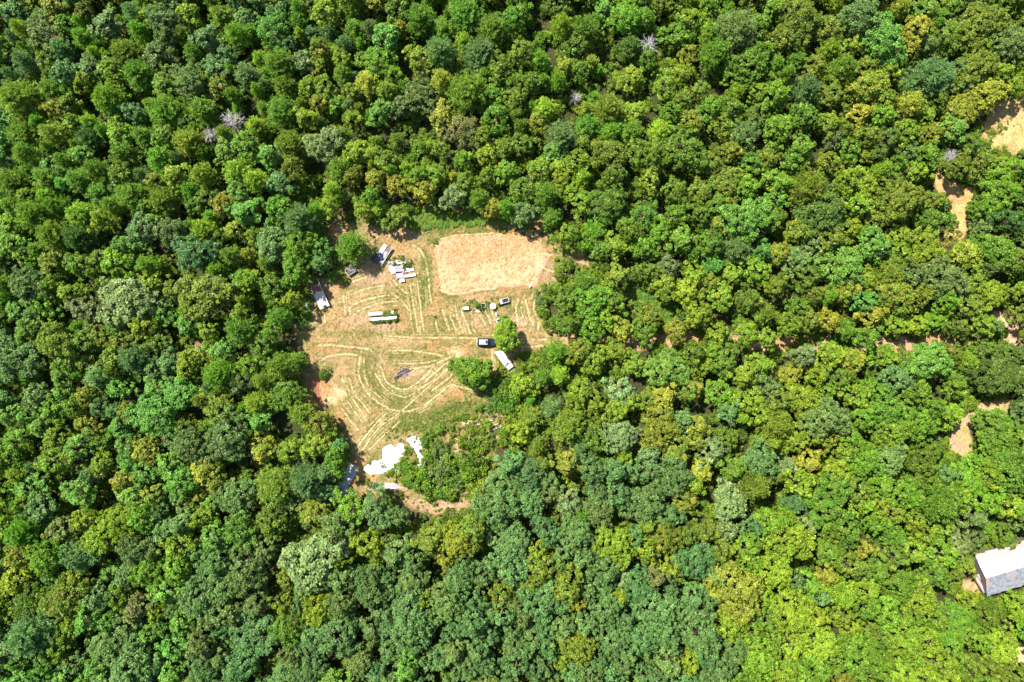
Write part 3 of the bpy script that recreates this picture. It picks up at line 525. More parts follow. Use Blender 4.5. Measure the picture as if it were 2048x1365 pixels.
def where(x, y):
    d = np.hypot(AA[:, 0] - x, AA[:, 1] - y); k = int(np.argmin(d)); dx, dy = x - AA[k, 0], y - AA[k, 1]
    s = ['right of', 'above and right of', 'above', 'above and left of', 'left of', 'below and left of', 'below', 'below and right of'][int(((math.degrees(math.atan2(-dy, dx)) + 22.5) % 360) // 45)]
    return s, ANCH[k][0], float(d[k])
def size_word(r): return 'small' if r < 19 else 'medium-sized' if r < 30 else 'large' if r < 42 else 'huge'
SPECIAL = {(945, 745): 'round fresh green broadleaf tree standing alone below the black car', (1012, 671): 'lime-green broadleaf tree standing alone over the bonnet of the black car', (702, 492): 'lone feathery green conifer beside the tarp-covered heap',
 (628, 1122): 'huge pale fluffy broadleaf tree below the gravel drive', (1472, 1182): 'huge yellow-brown broadleaf tree thinning at the top, lower right wood', (1642, 424): 'huge dark green rounded broadleaf tree in the right-hand wood', (1155, 748): 'tiny red-leaved tree right of the flatbed truck',
 (1130, 925): 'golden yellow broadleaf tree among bluish-green trees below the clearing', (250, 455): 'rusty orange sapling among green conifers at the left', (1990, 742): 'huge dark green broadleaf tree below the dirt road fork', (255, 602): 'huge pale green broadleaf tree in the left-hand wood',
 (460, 240): 'larger bare grey dead tree of the pair at upper left', (418, 268): 'smaller bare grey dead tree of the pair at upper left', (1300, 82): 'bare silver-grey dead tree near the top edge', (1152, 190): 'small bare pale dead tree above the dirt pad', (1905, 312): 'bare grey dead tree beside the straw field corner',
 (1135, 1002): 'pale silvery broadleaf tree shining among bluish trees below the clearing', (1765, 82): 'large mint-green broadleaf tree with a silvery side near the top right'}
groups = {}
for i, t in enumerate(trees):
    if t[6] and (int(t[0]), int(t[1])) not in SPECIAL:
        s, a, d = where(t[0], t[1]); key = (size_word(t[2]), t[4], t[3], s, a); groups.setdefault(key, []).append((d, i))
LAB = {}
for (sz, tc, k, s, a), L in groups.items():
    L.sort(); kind = 'conifer' if k == 'p' else 'broadleaf tree'
    for j, (d, i) in enumerate(L):
        o = '' if len(L) == 1 else (ORD[j + 1] if j + 1 < len(ORD) else 'outermost') + ' '
        LAB[i] = f'{o}{sz} {TNAME[tc]} {kind} {s} {a}'
def jit(c, g): f = g.normal() * .09; q = np.array(c) * np.array((1.07, 1.03, 1.)) * (1 + np.clip(g.normal(), -2, 2) * .12) * np.array((1 + f, 1, 1 - f * .5)); return [float(max(v, .005)) for v in q] + [1.0]
SRC = {}; stuffpts = []
VK = sorted(VAR)
for i, (x, y, r, k, t, hand, ind) in enumerate(trees):
    rm = r / 8.0
    if k == 'd':
        h = 7.5; me = DEAD[i % 2]; p = G(x, y, h * .75); p.z = -.02
        e = thing('dead_tree', SPECIAL.get((int(x), int(y)), 'bare grey dead tree'), 'tree', p, g2.uniform(0, 6.28), 'bare dead trees in the wood'); e.scale = (rm / 2.4, rm / 2.4, h / 9)
        obj('trunk', me[0], e); obj('bare_branches', me[1], e); continue
    cl = 0 if r < 19 else 1 if r < 32 else 2
    if (int(x), int(y)) in ((945, 745), (1012, 671)): cl = 3
    L = VAR[(k, cl)]; v = (i * 7 + int(x)) % len(L)
    crown, trunk, Rr, Ht = L[v]
    h = 6.9 + 1.15 * (rm - 1.8) + g2.normal() * .9
    if y > 1030 or (x > 1500 and y > 800): h += 1.2
    if (int(x), int(y)) in ((945, 745), (1012, 671)): h = 9.6 if x < 1000 else 8.4
    if blocked(x, y, r * 1.7): h = min(h, 8.5)
    if 1900 < x < 2100 and 1050 < y < 1260: h = min(h, 5.5)
    h = float(np.clip(h, 4.2, 13)); zc = h * .62; rm *= (H - zc) / H
    p = G(x, y, zc); p.z = -.05
    rz = float(g2.uniform(0, 6.28)); sc = (rm * 1.13 / Rr, h / Ht); ti, tp = jit(TINT[t][0], g2), jit(TINT[t][1], g2)
    if k == 'p': ti = [ti[0] * 1.2, ti[1] * 1.32, ti[2] * 1.6, 1.]; tp = [tp[0] * 1.25, tp[1] * 1.3, tp[2] * 1.8, 1.]
    if ind:
        lab = SPECIAL.get((int(x), int(y))) or LAB[i]
        e = thing('conifer_tree' if k == 'p' else 'broadleaf_tree', lab, 'tree', p, rz, 'conifers in the wood' if k == 'p' else 'broadleaf trees in the wood'); e.scale = (sc[0], sc[0], sc[1])
        to = obj('trunk', trunk, e); co = obj('crown', crown, e); co['tint'] = ti; co['tip'] = tp
        SRC.setdefault((k, cl, v), (co, to))
    else: stuffpts.append(((k, cl, v), p, rz, sc, ti, tp))
print('trees', len(trees), 'individuals', sum(t[6] for t in trees), 'mass', len(stuffpts), 'conifers', sum(1 for t in trees if t[3] == 'p'))

def scatter(name, label, pts, src):       # one object: instances on points, each shape chosen by its index
    keys = sorted(src); ki = {k: j for j, k in enumerate(keys)}; pts = [q for q in pts if q[0] in ki]
    me = bpy.data.meshes.new(name); me.from_pydata([tuple(q[1]) for q in pts], [], [])
    a = me.attributes.new('idx', 'INT', 'POINT'); a.data.foreach_set('value', [ki[q[0]] for q in pts])
    a = me.attributes.new('turn', 'FLOAT_VECTOR', 'POINT'); a.data.foreach_set('vector', [v for q in pts for v in (0, 0, q[2])])
    a = me.attributes.new('size', 'FLOAT_VECTOR', 'POINT'); a.data.foreach_set('vector', [v for q in pts for v in (q[3][0], q[3][0], q[3][1])])
    for nm, j in (('tint', 4), ('tip', 5)):
        a = me.attributes.new(nm, 'FLOAT_COLOR', 'POINT'); a.data.foreach_set('color', [v for q in pts for v in q[j]])
    o = obj(name, me); tag(o, label, None, None, 'stuff')
    ng = bpy.data.node_groups.new(name, 'GeometryNodeTree'); ng.interface.new_socket('Geometry', in_out='INPUT', socket_type='NodeSocketGeometry'); ng.interface.new_socket('Geometry', in_out='OUTPUT', socket_type='NodeSocketGeometry')
    N = ng.nodes.new; gi, go, jn = N('NodeGroupInput'), N('NodeGroupOutput'), N('GeometryNodeJoinGeometry')
    def named(nm, ty): n = N('GeometryNodeInputNamedAttribute'); n.data_type = ty; n.inputs[0].default_value = nm; return n.outputs[0]
    ix, tu, si = named('idx', 'INT'), named('turn', 'FLOAT_VECTOR'), named('size', 'FLOAT_VECTOR')
    er = N('FunctionNodeEulerToRotation'); ng.links.new(tu, er.inputs[0])
    for j, k in enumerate(keys):
        cmp = N('FunctionNodeCompare'); cmp.data_type = 'INT'; cmp.operation = 'EQUAL'; ng.links.new(ix, cmp.inputs[2]); cmp.inputs[3].default_value = j
        jj = N('GeometryNodeJoinGeometry')
        for so_ in src[k]:
            oi = N('GeometryNodeObjectInfo'); oi.transform_space = 'ORIGINAL'; oi.inputs[0].default_value = so_; ng.links.new(oi.outputs['Geometry'], jj.inputs[0])
        ip = N('GeometryNodeInstanceOnPoints'); ng.links.new(gi.outputs[0], ip.inputs['Points']); ng.links.new(cmp.outputs[0], ip.inputs['Selection']); ng.links.new(jj.outputs[0], ip.inputs['Instance'])
        ng.links.new(er.outputs[0], ip.inputs['Rotation']); ng.links.new(si, ip.inputs['Scale']); ng.links.new(ip.outputs[0], jn.inputs[0])
    ng.links.new(jn.outputs[0], go.inputs[0]); o.modifiers.new('scatter', 'NODES').node_group = ng
    return o
for k in {q[0] for q in stuffpts} - set(SRC): print('no source for', k)
scatter('woodland', 'dense mixed young wood filling the spaces between the larger trees', stuffpts, SRC)

# ------------------------------------------------------------------ shrubs
def shrub_mesh(seed, Rr, Ht, K, nl, ls): return crown_broad(seed, Rr, Ht, K, nl, ls, 'dome')[0]
SHR = [shrub_mesh(201, 1.2, 1.5, 16, 60, .22), shrub_mesh(202, 1.2, 1.3, 14, 70, .20), shrub_mesh(203, 1.2, 1.7, 18, 55, .24), shrub_mesh(204, 1.2, 1.1, 12, 80, .18)]
def stem(seed):
    g = np.random.default_rng(seed); b = MB()
    for k in range(4): a = g.random() * 6.28; b.tube((0, 0, -.1), (math.cos(a) * .45, math.sin(a) * .45, .9), .03, .012, 5, caps=False)
    me = bpy.data.meshes.new('stem'); me.from_pydata([tuple(v) for v in b.v], [], b.f); me.materials.append(BARK); return me
STEM = stem(5)
SHRUBS = """796 932 9 g;806 918 8 l;782 945 8 g;765 930 6 g;812 938 13 g;828 945 15 l;845 950 16 g;800 955 12 l;818 962 14 g;836 968 14 g;856 972 16 g;872 955 20 k;885 935 18 k;868 930 16 m;858 912 13 g;
880 905 16 k;900 925 16 m;896 955 16 g;882 985 14 g;862 995 12 g;900 985 14 l;912 965 14 u;938 920 20 m;958 905 18 l;945 885 15 m;968 880 16 v;940 945 18 g;965 950 18 l;975 970 22 v;955 985 18 l;925 880 13 l;905 862 10 v;880 858 10 g;
862 870 10 g;848 882 11 g;866 890 10 l;775 985 8 g;800 990 8 v;738 968 7 v;955 855 12 v;975 850 10 l;990 800 14 u;1000 790 16 m;985 772 12 u;1005 770 14 m;1018 782 15 l;1024 800 16 g;975 765 10 v;1000 812 14 g;982 818 10 n;960 815 8 l;
930 832 7 g;1024 748 9 l;1034 752 10 v;1000 745 10 v;1012 757 10 l;1040 740 11 v;880 600 0 g;1124 530 13 l;1120 550 14 v;1132 570 15 l;1080 605 12 u;1092 590 14 m;1086 625 14 m;1096 645 14 l;1068 590 0 g;646 752 9 m;652 745 8 d;
615 585 9 l;612 600 7 l;608 632 8 g;617 628 5 l;606 650 10 u;612 735 10 m;600 712 12 g;870 485 5 g;955 611 5 g;976 608 5 m;1000 607 5 g;962 618 5 d;738 626 0 g;648 619 4 v;660 555 10 k;690 560 8 v"""
sh = []
for it in SHRUBS.replace('\n', '').split(';'):
    x, y, r, t = it.split()
    if float(r): sh.append((float(x), float(y), float(r), t))
SHSRC = {}; sg = {}
for i, (x, y, r, t) in enumerate(sh):
    s, a, d = where(x, y); sg.setdefault((('low' if r < 11 else 'broad'), t, s, a), []).append((d, i))
SLAB = {}
for (sz, tc, s, a), L in sg.items():
    L.sort()
    for j, (d, i) in enumerate(L): SLAB[i] = f"{'' if len(L) == 1 else ORD[min(j + 1, 10)] + ' '}{sz} {TNAME[tc]} shrub {s} {a}"
for i, (x, y, r, t) in enumerate(sh):
    me = SHR[i % 4]; h = float(np.clip(r / 8 * 1.25, .5, 2.8)); p = G(x, y, h * .5); p.z = 0
    e = thing('shrub', SLAB[i], 'shrub', p, i * 1.7, 'shrubs in the clearing'); e.scale = (r / 8 / 1.1, r / 8 / 1.1, h / 1.4)
    co = obj('foliage', me, e); co['tint'] = jit(TINT[t][0], g2); co['tip'] = jit(TINT[t][1], g2); to = obj('stem', STEM, e)
    SHSRC.setdefault(i % 4, (co, to))
# undergrowth: what grows below the trees and the weeds along the clearing's edges
up = []
def hidden(x, y):
    cx, cy = int(x // 60), int(y // 60)
    return any((trees[i][0] - x) ** 2 + (trees[i][1] - y) ** 2 < (.82 * trees[i][2]) ** 2 and trees[i][3] != 'd' for a in (-1, 0, 1) for b in (-1, 0, 1) for i in grid.get((cx + a, cy + b), ()))
for _ in range(30000):
    x, y = g2.uniform(-60, 2108), g2.uniform(-60, 1425)
    if hidden(x, y) or blocked(x, y, 7): continue
    r = g2.uniform(.8, 1.9); up.append((int(g2.integers(4)), Vector((G(x, y).x, G(x, y).y, -.1)), float(g2.uniform(0, 6.28)), (r / 1.2, r * .9 / 1.2), jit(TINT['mgldv'[g2.integers(5)]][0], g2), jit(TINT['lg'[g2.integers(2)]][1], g2)))
HEAPS = [[(729,936),(746,921),(766,896),(800,886),(810,892),(800,925),(792,944),(742,951)],[(815,880),(824,872),(848,888),(850,928),(842,940),(830,902)]]
def band(poly, n, tints, r0, r1, hk, zb=-.02):
    P = np.array(poly); c = 0
    while c < n:
        x, y = g2.uniform(P[:, 0].min(), P[:, 0].max()), g2.uniform(P[:, 1].min(), P[:, 1].max())
        if not bool(inside(np.array(x), np.array(y), poly)): continue
        c += 1
        if any(bool(inside(np.array(x), np.array(y), hp)) for hp in HEAPS) and g2.random() < .85: continue
        r = g2.uniform(r0, r1); t = TINT[tints[g2.integers(len(tints))]]
        up.append((int(g2.integers(4)), Vector((G(x, y).x, G(x, y).y, zb)), float(g2.uniform(0, 6.28)), (r / 1.2, r * hk / 1.2), jit(t[0], g2), jit(t[1], g2)))
band([(825,410),(880,418),(950,428),(1065,446),(1060,455),(1000,447),(950,450),(880,452),(828,462),(812,448)], 380, 'lnlln', .3, .8, .6)
band([(608,574),(620,600),(622,640),(606,650),(600,640)], 110, 'lnlg', .25, .6, .9)
band(GLADE, 200, 'nlng', .25, .55, .7)
band([(770,850),(850,838),(950,782),(1000,770),(1010,820),(990,870),(930,850),(860,862),(830,895),(770,935),(745,960),(740,940),(770,890)], 430, 'gmvlv', .12, .36, .7)
band([(730,930),(790,895),(850,870),(930,880),(985,930),(950,1005),(880,1000),(800,960)], 230, 'glgv', .2, .55, 1.0)
band([(900,830),(1000,840),(1000,900),(950,1000),(900,990)], 160, 'gvlm', .2, .6, 1.0)
band([(990,700),(1010,705),(1030,745),(1020,770),(1000,760)], 120, 'vlvg', .15, .4, .8)
band([(720,975),(800,985),(900,1020),(950,1005),(940,1030),(860,1030),(760,1000)], 60, 'vlw', .12, .3, .8)
band([(738,623),(795,619),(797,645),(741,648)], 50, 'glm', .14, .32, 1.2)
band([(765,624),(792,622),(794,630),(768,634)], 26, 'glv', .2, .42, .7, .72); band([(742,641),(794,637),(795,643),(744,646)], 44, 'glv', .18, .4, 1.3, .3)
band([(778,512),(826,512),(830,530),(800,540),(778,530)], 40, 'ngl', .2, .42, 1.6)
band([(920,600),(1000,596),(1010,612),(960,628),(920,622)], 60, 'mgv', .12, .3, .8)
band([(1005,465),(1060,450),(1085,462),(1150,485),(1140,520),(1115,512),(1100,490)], 90, 'vlgw', .15, .5, .8)
band(ribbon([(1958, 268), (2000, 262), (2030, 240)], 10), 30, 'vvl', .2, .6, .6); band([(1885,462),(1925,462),(1925,490),(1885,490)], 40, 'vyl', .2, .5, .7)
band([(1945,1195),(1990,1196),(2060,1178),(2060,1215),(1985,1225),(1940,1215)], 120, 'lgvm', .4, 1.0, 1.1); band([(1930,1130),(1955,1095),(2060,1070),(2060,1100),(1965,1115),(1950,1150)], 70, 'lgov', .4, 1.0, 1.1)
band([(860,470),(872,470),(868,540),(874,600),(860,600),(845,520)], 40, 'vg', .1, .22, .6)
band([(1030,712),(1075,700),(1130,698),(1100,722),(1050,748),(1035,745)], 110, 'vglm', .3, .8, .9); band([(850,1022),(950,1008),(955,1045),(870,1052)], 60, 'vglw', .2, .6, .9)
scatter('undergrowth', 'low undergrowth and weeds below the trees and along the clearing edges', up, SHSRC)

# short grass and stubble of the clearing
def stubble():
    X, Y, px, py, c, d, pd, n2, z = CL; lum = c.sum(1); green = (c[:, 1] > c[:, 0] * .86) & (pd > 2)
    s1 = np.where(green & (d < 6))[0]; s2 = np.where((d < 0) & (pd > 0) & ~green)[0]; s3 = np.where(pd < -2)[0]
    g = np.random.default_rng(77); I = np.concatenate([g.choice(s1, min(len(s1), 26000)), g.choice(s2, 20000), g.choice(s3, 1500)]); n = len(I)
    B = 3; i = np.repeat(I, B); m = len(i)
    P = np.stack([X[i], Y[i], z[i]], 1) + np.hstack([g.normal(size=(m, 2)) * .09, np.zeros((m, 1))])
    D = unit(np.hstack([g.normal(size=(m, 2)) * .8, np.ones((m, 1))])); h = g.uniform(.08, .24, m)[:, None]; S = unit(np.cross(D, g.normal(size=(m, 3)))) * .035
    V = np.stack([P - S, P + S, P + D * h], 1).reshape(-1, 3); col = c[i] * g.uniform(.55, 1.25, m)[:, None]; col = np.repeat(col, 3, 0)
    s = Sh('stubble'); at = s.n('ShaderNodeAttribute', attribute_type='GEOMETRY', attribute_name='col'); s.bsdf(at.outputs['Color'], .9, spec=.1)
    tag(obj('short_grass', new_mesh('short_grass', V, np.arange(m * 3).reshape(m, 3), [s.m], {'col': col})), 'short mown grass and straw stubble of the clearing', None, None, 'stuff')
stubble()
# ------------------------------------------------------------------ things in the clearing
WHITE = simple('weathered_white', (.58, .57, .55), .6, dirt=.55, dcol=(.27, .25, .22)); DECKW = simple('pale_deck', (.44, .41, .42), .7, dirt=.6, dcol=(.22, .19, .19)); GREY = simple('grey_board', (.33, .31, .32), .85, dirt=.5, dcol=(.17, .15, .15)); BLACK = simple('black_paint', (.012, .014, .02), .25, spec=.5, dirt=.1)
RUST = simple('rusty_steel', (.19, .10, .075), .8, dirt=.6, dcol=(.09, .06, .06)); STEEL = simple('dull_steel', (.30, .31, .31), .5, .6); RUBBER = simple('rubber', (.018, .018, .018), .9, dirt=.3)
GLASS = simple('tinted_glass', (.012, .016, .022), .06, spec=.8, dirt=0.); ROOFSKY = simple('roof_sky_reflection', (.36, .42, .50), .3, .3, dirt=.12); PAINT = simple('dark_blue_black_paint', (.016, .024, .04), .2, .2, spec=.6, dirt=.12)  # car roof: sky reflected in dark paint, put into the base colour as pale blue
CREAM = simple('cream_paint', (.50, .46, .37), .6, dirt=.25, dcol=(.30, .22, .15)); TARP = simple('dark_blue_tarp', (.022, .028, .055), .42, spec=.5, dirt=.25, dcol=(.10, .11, .15), scale=1.2); WOODPALE = simple('pale_timber', (.46, .38, .34), .85, dirt=.5, dcol=(.22, .17, .15), scale=4)
CHAR = simple('charred_wood', (.045, .038, .04), .95, dirt=.5, dcol=(.15, .12, .11)); LILAC = simple('lilac_grey_board', (.27, .25, .30), .8, dirt=.4, dcol=(.15, .13, .15)); DARK = simple('dark_inside', (.02, .02, .024), .9, dirt=.2); MOSS = simple('mossy_metal', (.26, .30, .25), .6, .2, dirt=.6, dcol=(.10, .11, .06))
LAMPR = simple('red_lamp', (.35, .02, .02), .2); LAMPW = simple('clear_lamp', (.7, .7, .7), .1)
def wheel(parent, x, y, r, w):
    t = MB().pipe((x, y - w / 2, r), (x, y + w / 2, r), r, r * .6, 18).build('wheel', RUBBER, parent, smooth=False)
    MB().tube((x, y - w * .4, r), (x, y + w * .4, r), r * .6, n=14).build('rim', STEEL, t)
def rsec(x, hw, z0, z1, ch=.12):   # rounded car section
    return [Vector((x, sy * a, z)) for sy, a, z in ((-1, hw - ch, z0), (-1, hw, z0 + ch), (-1, hw, z1 - ch * 1.2), (-1, hw - ch, z1), (1, hw - ch, z1), (1, hw, z1 - ch * 1.2), (1, hw, z0 + ch), (1, hw - ch, z0))]
# black car, nose to the right
t = thing('parked_car', 'black car with sky reflection painted on its roof parked beside the lone lime-green tree', 'car', G(974, 684.5), R(-1))
MB().loft([rsec(-2.42, .78, .45, .92), rsec(-2.3, .92, .32, 1.02), rsec(-1.6, .96, .28, 1.06), rsec(0, .97, .28, 1.06), rsec(1.0, .96, .28, 1.04), rsec(1.7, .94, .3, .98), rsec(2.25, .88, .34, .88), rsec(2.42, .74, .42, .76)]).build('body', PAINT, t, smooth=True)
MB().loft([[Vector((-2.2, -.88, 1.03)), Vector((1.0, -.88, 1.03)), Vector((1.0, .88, 1.03)), Vector((-2.2, .88, 1.03))], [Vector((-1.95, -.72, 1.66)), Vector((.22, -.72, 1.66)), Vector((.22, .72, 1.66)), Vector((-1.95, .72, 1.66))]]).build('cabin', BLACK, t, bevel=.04)
rf = MB().box((-.84, 0, 1.70), (2.1, 1.34, .06)).build('roof', ROOFSKY, t, bevel=.025); MB().box((-.08, 0, 1.742), (.46, .8, .02)).build('sunroof', GLASS, rf)
for s in (-1, 1): MB().tube((-1.8, s * .66, 1.77), (.05, s * .66, 1.77), .025, n=6).build('roof_rail', BLACK, rf)
for k in range(2): MB().box((-.75 - .62 * k, 0, 1.738), (.04, 1.2, .016)).build('roof_rib', ROOFSKY, rf)
def quad(name, pts, off, par, mat): MB().add([Vector(p) + Vector(off) for p in pts], [(0, 1, 2, 3)]).build(name, mat, par)
quad('windscreen', [(.96, -.80, 1.08), (.96, .80, 1.08), (.26, .68, 1.62), (.26, -.68, 1.62)], (.012, 0, .012), t, GLASS)
quad('rear_window', [(-2.17, -.78, 1.1), (-2.17, .78, 1.1), (-1.97, .66, 1.6), (-1.97, -.66, 1.6)], (-.012, 0, .008), t, GLASS)
for s in (-1, 1):
    for x0, x1, u0, u1 in ((-2.0, -1.25, -1.85, -1.25), (-1.18, -.3, -1.18, -.35), (-.22, .75, -.28, .12)): quad('side_window', [(x0, s * .855, 1.12), (x1, s * .855, 1.12), (u1, s * .745, 1.57), (u0, s * .745, 1.57)], (0, s * .012, 0), t, GLASS)
    MB().box((.72, s * 1.03, 1.08), (.16, .2, .14)).build('mirror', BLACK, t, bevel=.03); MB().box((2.3, s * .62, .76), (.16, .36, .12)).build('headlight', LAMPW, t, bevel=.02); MB().box((-2.37, s * .68, .86), (.1, .24, .2)).build('tail_light', LAMPR, t, bevel=.02)
    for x in (-1.45, 1.45): wheel(t, x, s * .84, .36, .25)
hd = MB().loft([[Vector((1.02, -.74, 1.05)), Vector((1.02, .74, 1.05)), Vector((1.02, .74, 1.065)), Vector((1.02, -.74, 1.065))], [Vector((2.1, -.66, .92)), Vector((2.1, .66, .92)), Vector((2.1, .66, .935)), Vector((2.1, -.66, .935))]]).build('bonnet', ROOFSKY if False else PAINT, t)
MB().box((-2.46, 0, .5), (.12, 1.7, .22)).build('bumper', WHITE, t, bevel=.04); MB().pipe((-2.52, 0, .92), (-2.36, 0, .92), .33, .1, 18).build('spare_wheel_cover', WHITE, t)
# old flatbed truck
tr = thing('flatbed_truck', 'old white flatbed truck sunk in weeds at the clearing edge', 'truck', G(1013, 724), ang(.60, .80))
MB().box((-1.2, 0, .62), (5.0, .8, .2)).build('chassis', RUST, tr)
for k in range(7): MB().box((-1.55, -.78 + .26 * k, .86 + .03 * (k % 2)), (4.3 - (.5 if k in (2, 3) else 0) + (.5 if k > 4 else 0), .215, .06)).build('deck_plank', DECKW if k not in (3,) else LILAC, tr)
for s in (-1, 1): MB().box((-1.5, s * .97, .93), (4.5, .07, .16)).build('side_rail', WHITE if s < 0 else RUST, tr)
MB().box((.72, 0, 1.25), (.08, 1.8, .95)).build('headboard', DARK, tr, bevel=.01)
cb = MB().loft([[Vector((x, y, .6)) for x, y in ((.82, -.88), (2.1, -.88), (2.1, .88), (.82, .88))], [Vector((x, y, 1.25)) for x, y in ((.82, -.88), (2.1, -.88), (2.1, .88), (.82, .88))], [Vector((x, y, 1.85)) for x, y in ((.86, -.8), (1.8, -.8), (1.8, .8), (.86, .8))]]).build('cab', WHITE, tr, bevel=.05)
MB().box((1.35, 0, 1.89), (1.1, 1.62, .07)).build('cab_roof', WHITE, cb, bevel=.04); quad('windscreen', [(2.09, -.76, 1.3), (2.09, .76, 1.3), (1.83, .7, 1.8), (1.83, -.7, 1.8)], (.015, 0, .01), cb, GLASS)
MB().loft([rsec(2.08, .8, .6, 1.2), rsec(2.9, .76, .58, 1.1), rsec(3.15, .66, .6, .95)]).build('bonnet', MOSS, tr)
for x in (-2.6, 2.4):
    for s in (-1, 1): wheel(tr, x, s * .78, .38, .24)
for x, y in ((-1.9, -.55), (-1.0, .5), (-.5, .1)): MB().box((x, y, .905), (.45, .09, .03)).build('strap', RUST, tr)
# ribbed trailer
d = (20.3, 46.); tt = thing('deck_trailer', 'long cream trailer with ribbed deck, rusty at its upper end', 'trailer', G(642, 594), ang(*d))
for k in range(8): MB().box((.05, -1.02 + .29 * k, .84 + .04 * (k % 2)), (5.9 - (.55 if k in (3, 4, 5) else 0), .265, .1)).build('deck_rib', CREAM if k % 2 else DECKW, tt).location.x = -.27 if k in (3, 4, 5) else 0
for k in range(8): MB().box((-2.05, -1.02 + .29 * k, .905 + .04 * (k % 2)), (1.75 + .25 * math.sin(k * 2.1), .255, .02)).build('rust_sheet', RUST, tt)
MB().box((-.65, 1.22, .98), (7.5, .13, .22)).build('side_rail', CREAM, tt); MB().box((0, -1.22, .92), (5.9, .1, .16)).build('side_rail', CREAM, tt)
MB().box((0, 0, .62), (5.8, 1.0, .24)).build('frame', DARK, tt); MB().tube((2.9, 0, .6), (4.1, 0, .5), .08, n=6).build('tongue', RUST, tt)
for x in (-1.6, -.7):
    for s in (-1, 1): wheel(tt, x, s * .95, .36, .22)
# pipes
def lying_pipe(label, a, b, r, grp, cap=None):
    A, B = G(*a, r), G(*b, r); c = (A + B) / 2; c.z = 0; t = thing('culvert_pipe', label, 'pipe', c, ang(b[0] - a[0], b[1] - a[1]), grp); L = (B - A).length
    MB().pipe((-L / 2, 0, r), (L / 2, 0, r), r, r * .88, 22).build('barrel', WHITE, t)
    for k in range(max(2, int(L / 1.1))): x = -L / 2 + L * (k + .5) / max(2, int(L / 1.1)); MB().pipe((x - .05, 0, r), (x + .05, 0, r), r * 1.05, r * .9, 22).build('collar', WHITE, t)
    if cap: MB().pipe((-L / 2 - .05, 0, r), (-L / 2 + .8, 0, r), r * 1.06, r * .95, 22).build('end_sleeve', LILAC, t)
lying_pipe('thin white pipe with grey end lying in grass at the left edge', (612, 602), (614.5, 636), .29, None, True)
lying_pipe('upper of two overgrown white pipes lying side by side', (738, 629.5), (788, 625.5), .46, 'overgrown white pipes'); lying_pipe('lower of two overgrown white pipes lying side by side', (741, 640), (794, 636), .46, 'overgrown white pipes')
# trailer with tarp heap
DA = (-28., 45.); jt = thing('junk_trailer', 'low trailer with pale side beam carrying the dark tarp heap', 'trailer', G(766, 510), ang(*DA))
MB().box((0, 0, .5), (4.6, 2.2, .14)).build('bed', GREY, jt); MB().box((0, 1.25, .75), (5.4, .22, .3)).build('side_beam', MOSS, jt, bevel=.02); MB().tube((-2.3, 0, .5), (-3.3, 0, .45), .07, n=6).build('tongue', RUST, jt)
for x in (-.5, .4):
    for s in (-1, 1): wheel(jt, x, s * .98, .34, .2)
def local(t, x, y, z): m = Matrix.Rotation(t.rotation_euler[2], 3, 'Z'); return t.location + m @ Vector((x, y, z))
def slab(name, label, cat, loc, dims, rz, mat, grp=None, slats=0, m2=None):
    t = thing(name, label, cat, loc, rz, grp)
    if slats:
        for k in range(slats): MB().box((0, -dims[1] / 2 + dims[1] * (k + .5) / slats, dims[2] - .02 + .008 * (k % 2)), (dims[0], dims[1] / slats * .86, .035)).build('board', mat if (k * 5 + 1) % 4 or not m2 else m2, t)
        for s in (-1, 0, 1): MB().box((s * dims[0] * .42, 0, (dims[2] - .04) / 2), (.1, dims[1] * .98, dims[2] - .04)).build('bearer', GREY, t)
    else: MB().box((0, 0, dims[2] / 2), dims).build('sheet', mat, t, bevel=.02); MB().box((0, 0, dims[2] + .008), (dims[0] * .8, dims[1] * .12, .016)).build('batten', m2 or GREY, t)
    return t
JR = ang(*DA)
slab('white_crate', 'white crate at the upper end of the tarp trailer', 'crate', local(jt, -1.75, -.55, .57), (1.5, 1.0, .5), JR, WHITE, slats=4); slab('stacked_boards', 'grey panel on the tarp trailer beside the white crate', 'boards', local(jt, -.55, -.6, .57), (1.0, 1.15, .3), JR, LILAC)
slab('stacked_boards', 'grey panel on the tarp trailer beside the pale beam', 'boards', local(jt, -.3, .55, .57), (1.9, .9, .22), JR + .05, LILAC); slab('rusty_rack', 'dark rack of bars on the upper end of the tarp trailer', 'rack', local(jt, -1.8, .6, .57), (1.3, .9, .25), JR, RUST, slats=5)
def heap(name, label, cat, loc, rx, ry, h, mat, seed, rz=0., part='surface', n=26, pw=1.5):
    t = thing(name, label, cat, loc, rz); g = np.linspace(-1, 1, n); X, Y = np.meshgrid(g, g); X = X.ravel(); Y = Y.ravel(); rr = np.hypot(X, Y)
    a = np.arctan2(Y, X); lim = .82 + .16 * np.sin(2 * a + seed) + .1 * np.sin(5 * a + seed * 2); q = rr / lim
    z = np.clip(1 - q ** 2, -.05, 1) ** (1 / pw) if False else np.where(q < 1, (1 - np.clip(q, 0, 1) ** 2.2), -.05)
    z = z * h * (.62 + .55 * fbm(X * 3 + seed, Y * 3, 1., seed, 4)); I = np.arange(n * n).reshape(n, n)
    F = np.stack([I[:-1, :-1].ravel(), I[:-1, 1:].ravel(), I[1:, 1:].ravel(), I[1:, :-1].ravel()], 1); F = F[(q[F] < 1.08).any(1)]
    obj(part, new_mesh(part, np.stack([X * rx, Y * ry, z], 1), F, [mat], smooth=False), t); return t
heap('tarp_heap', 'dark blue crumpled tarp over a heap on the trailer', 'tarp', local(jt, 1.15, -.35, .5), 1.75, 1.55, .95, TARP, 3, JR, 'sheet')
slab('flat_box', 'small flat square box lying on the dark tarp', 'box', local(jt, 1.75, -.95, 1.02), (.7, .6, .06), JR + .2, TARP, m2=LILAC)
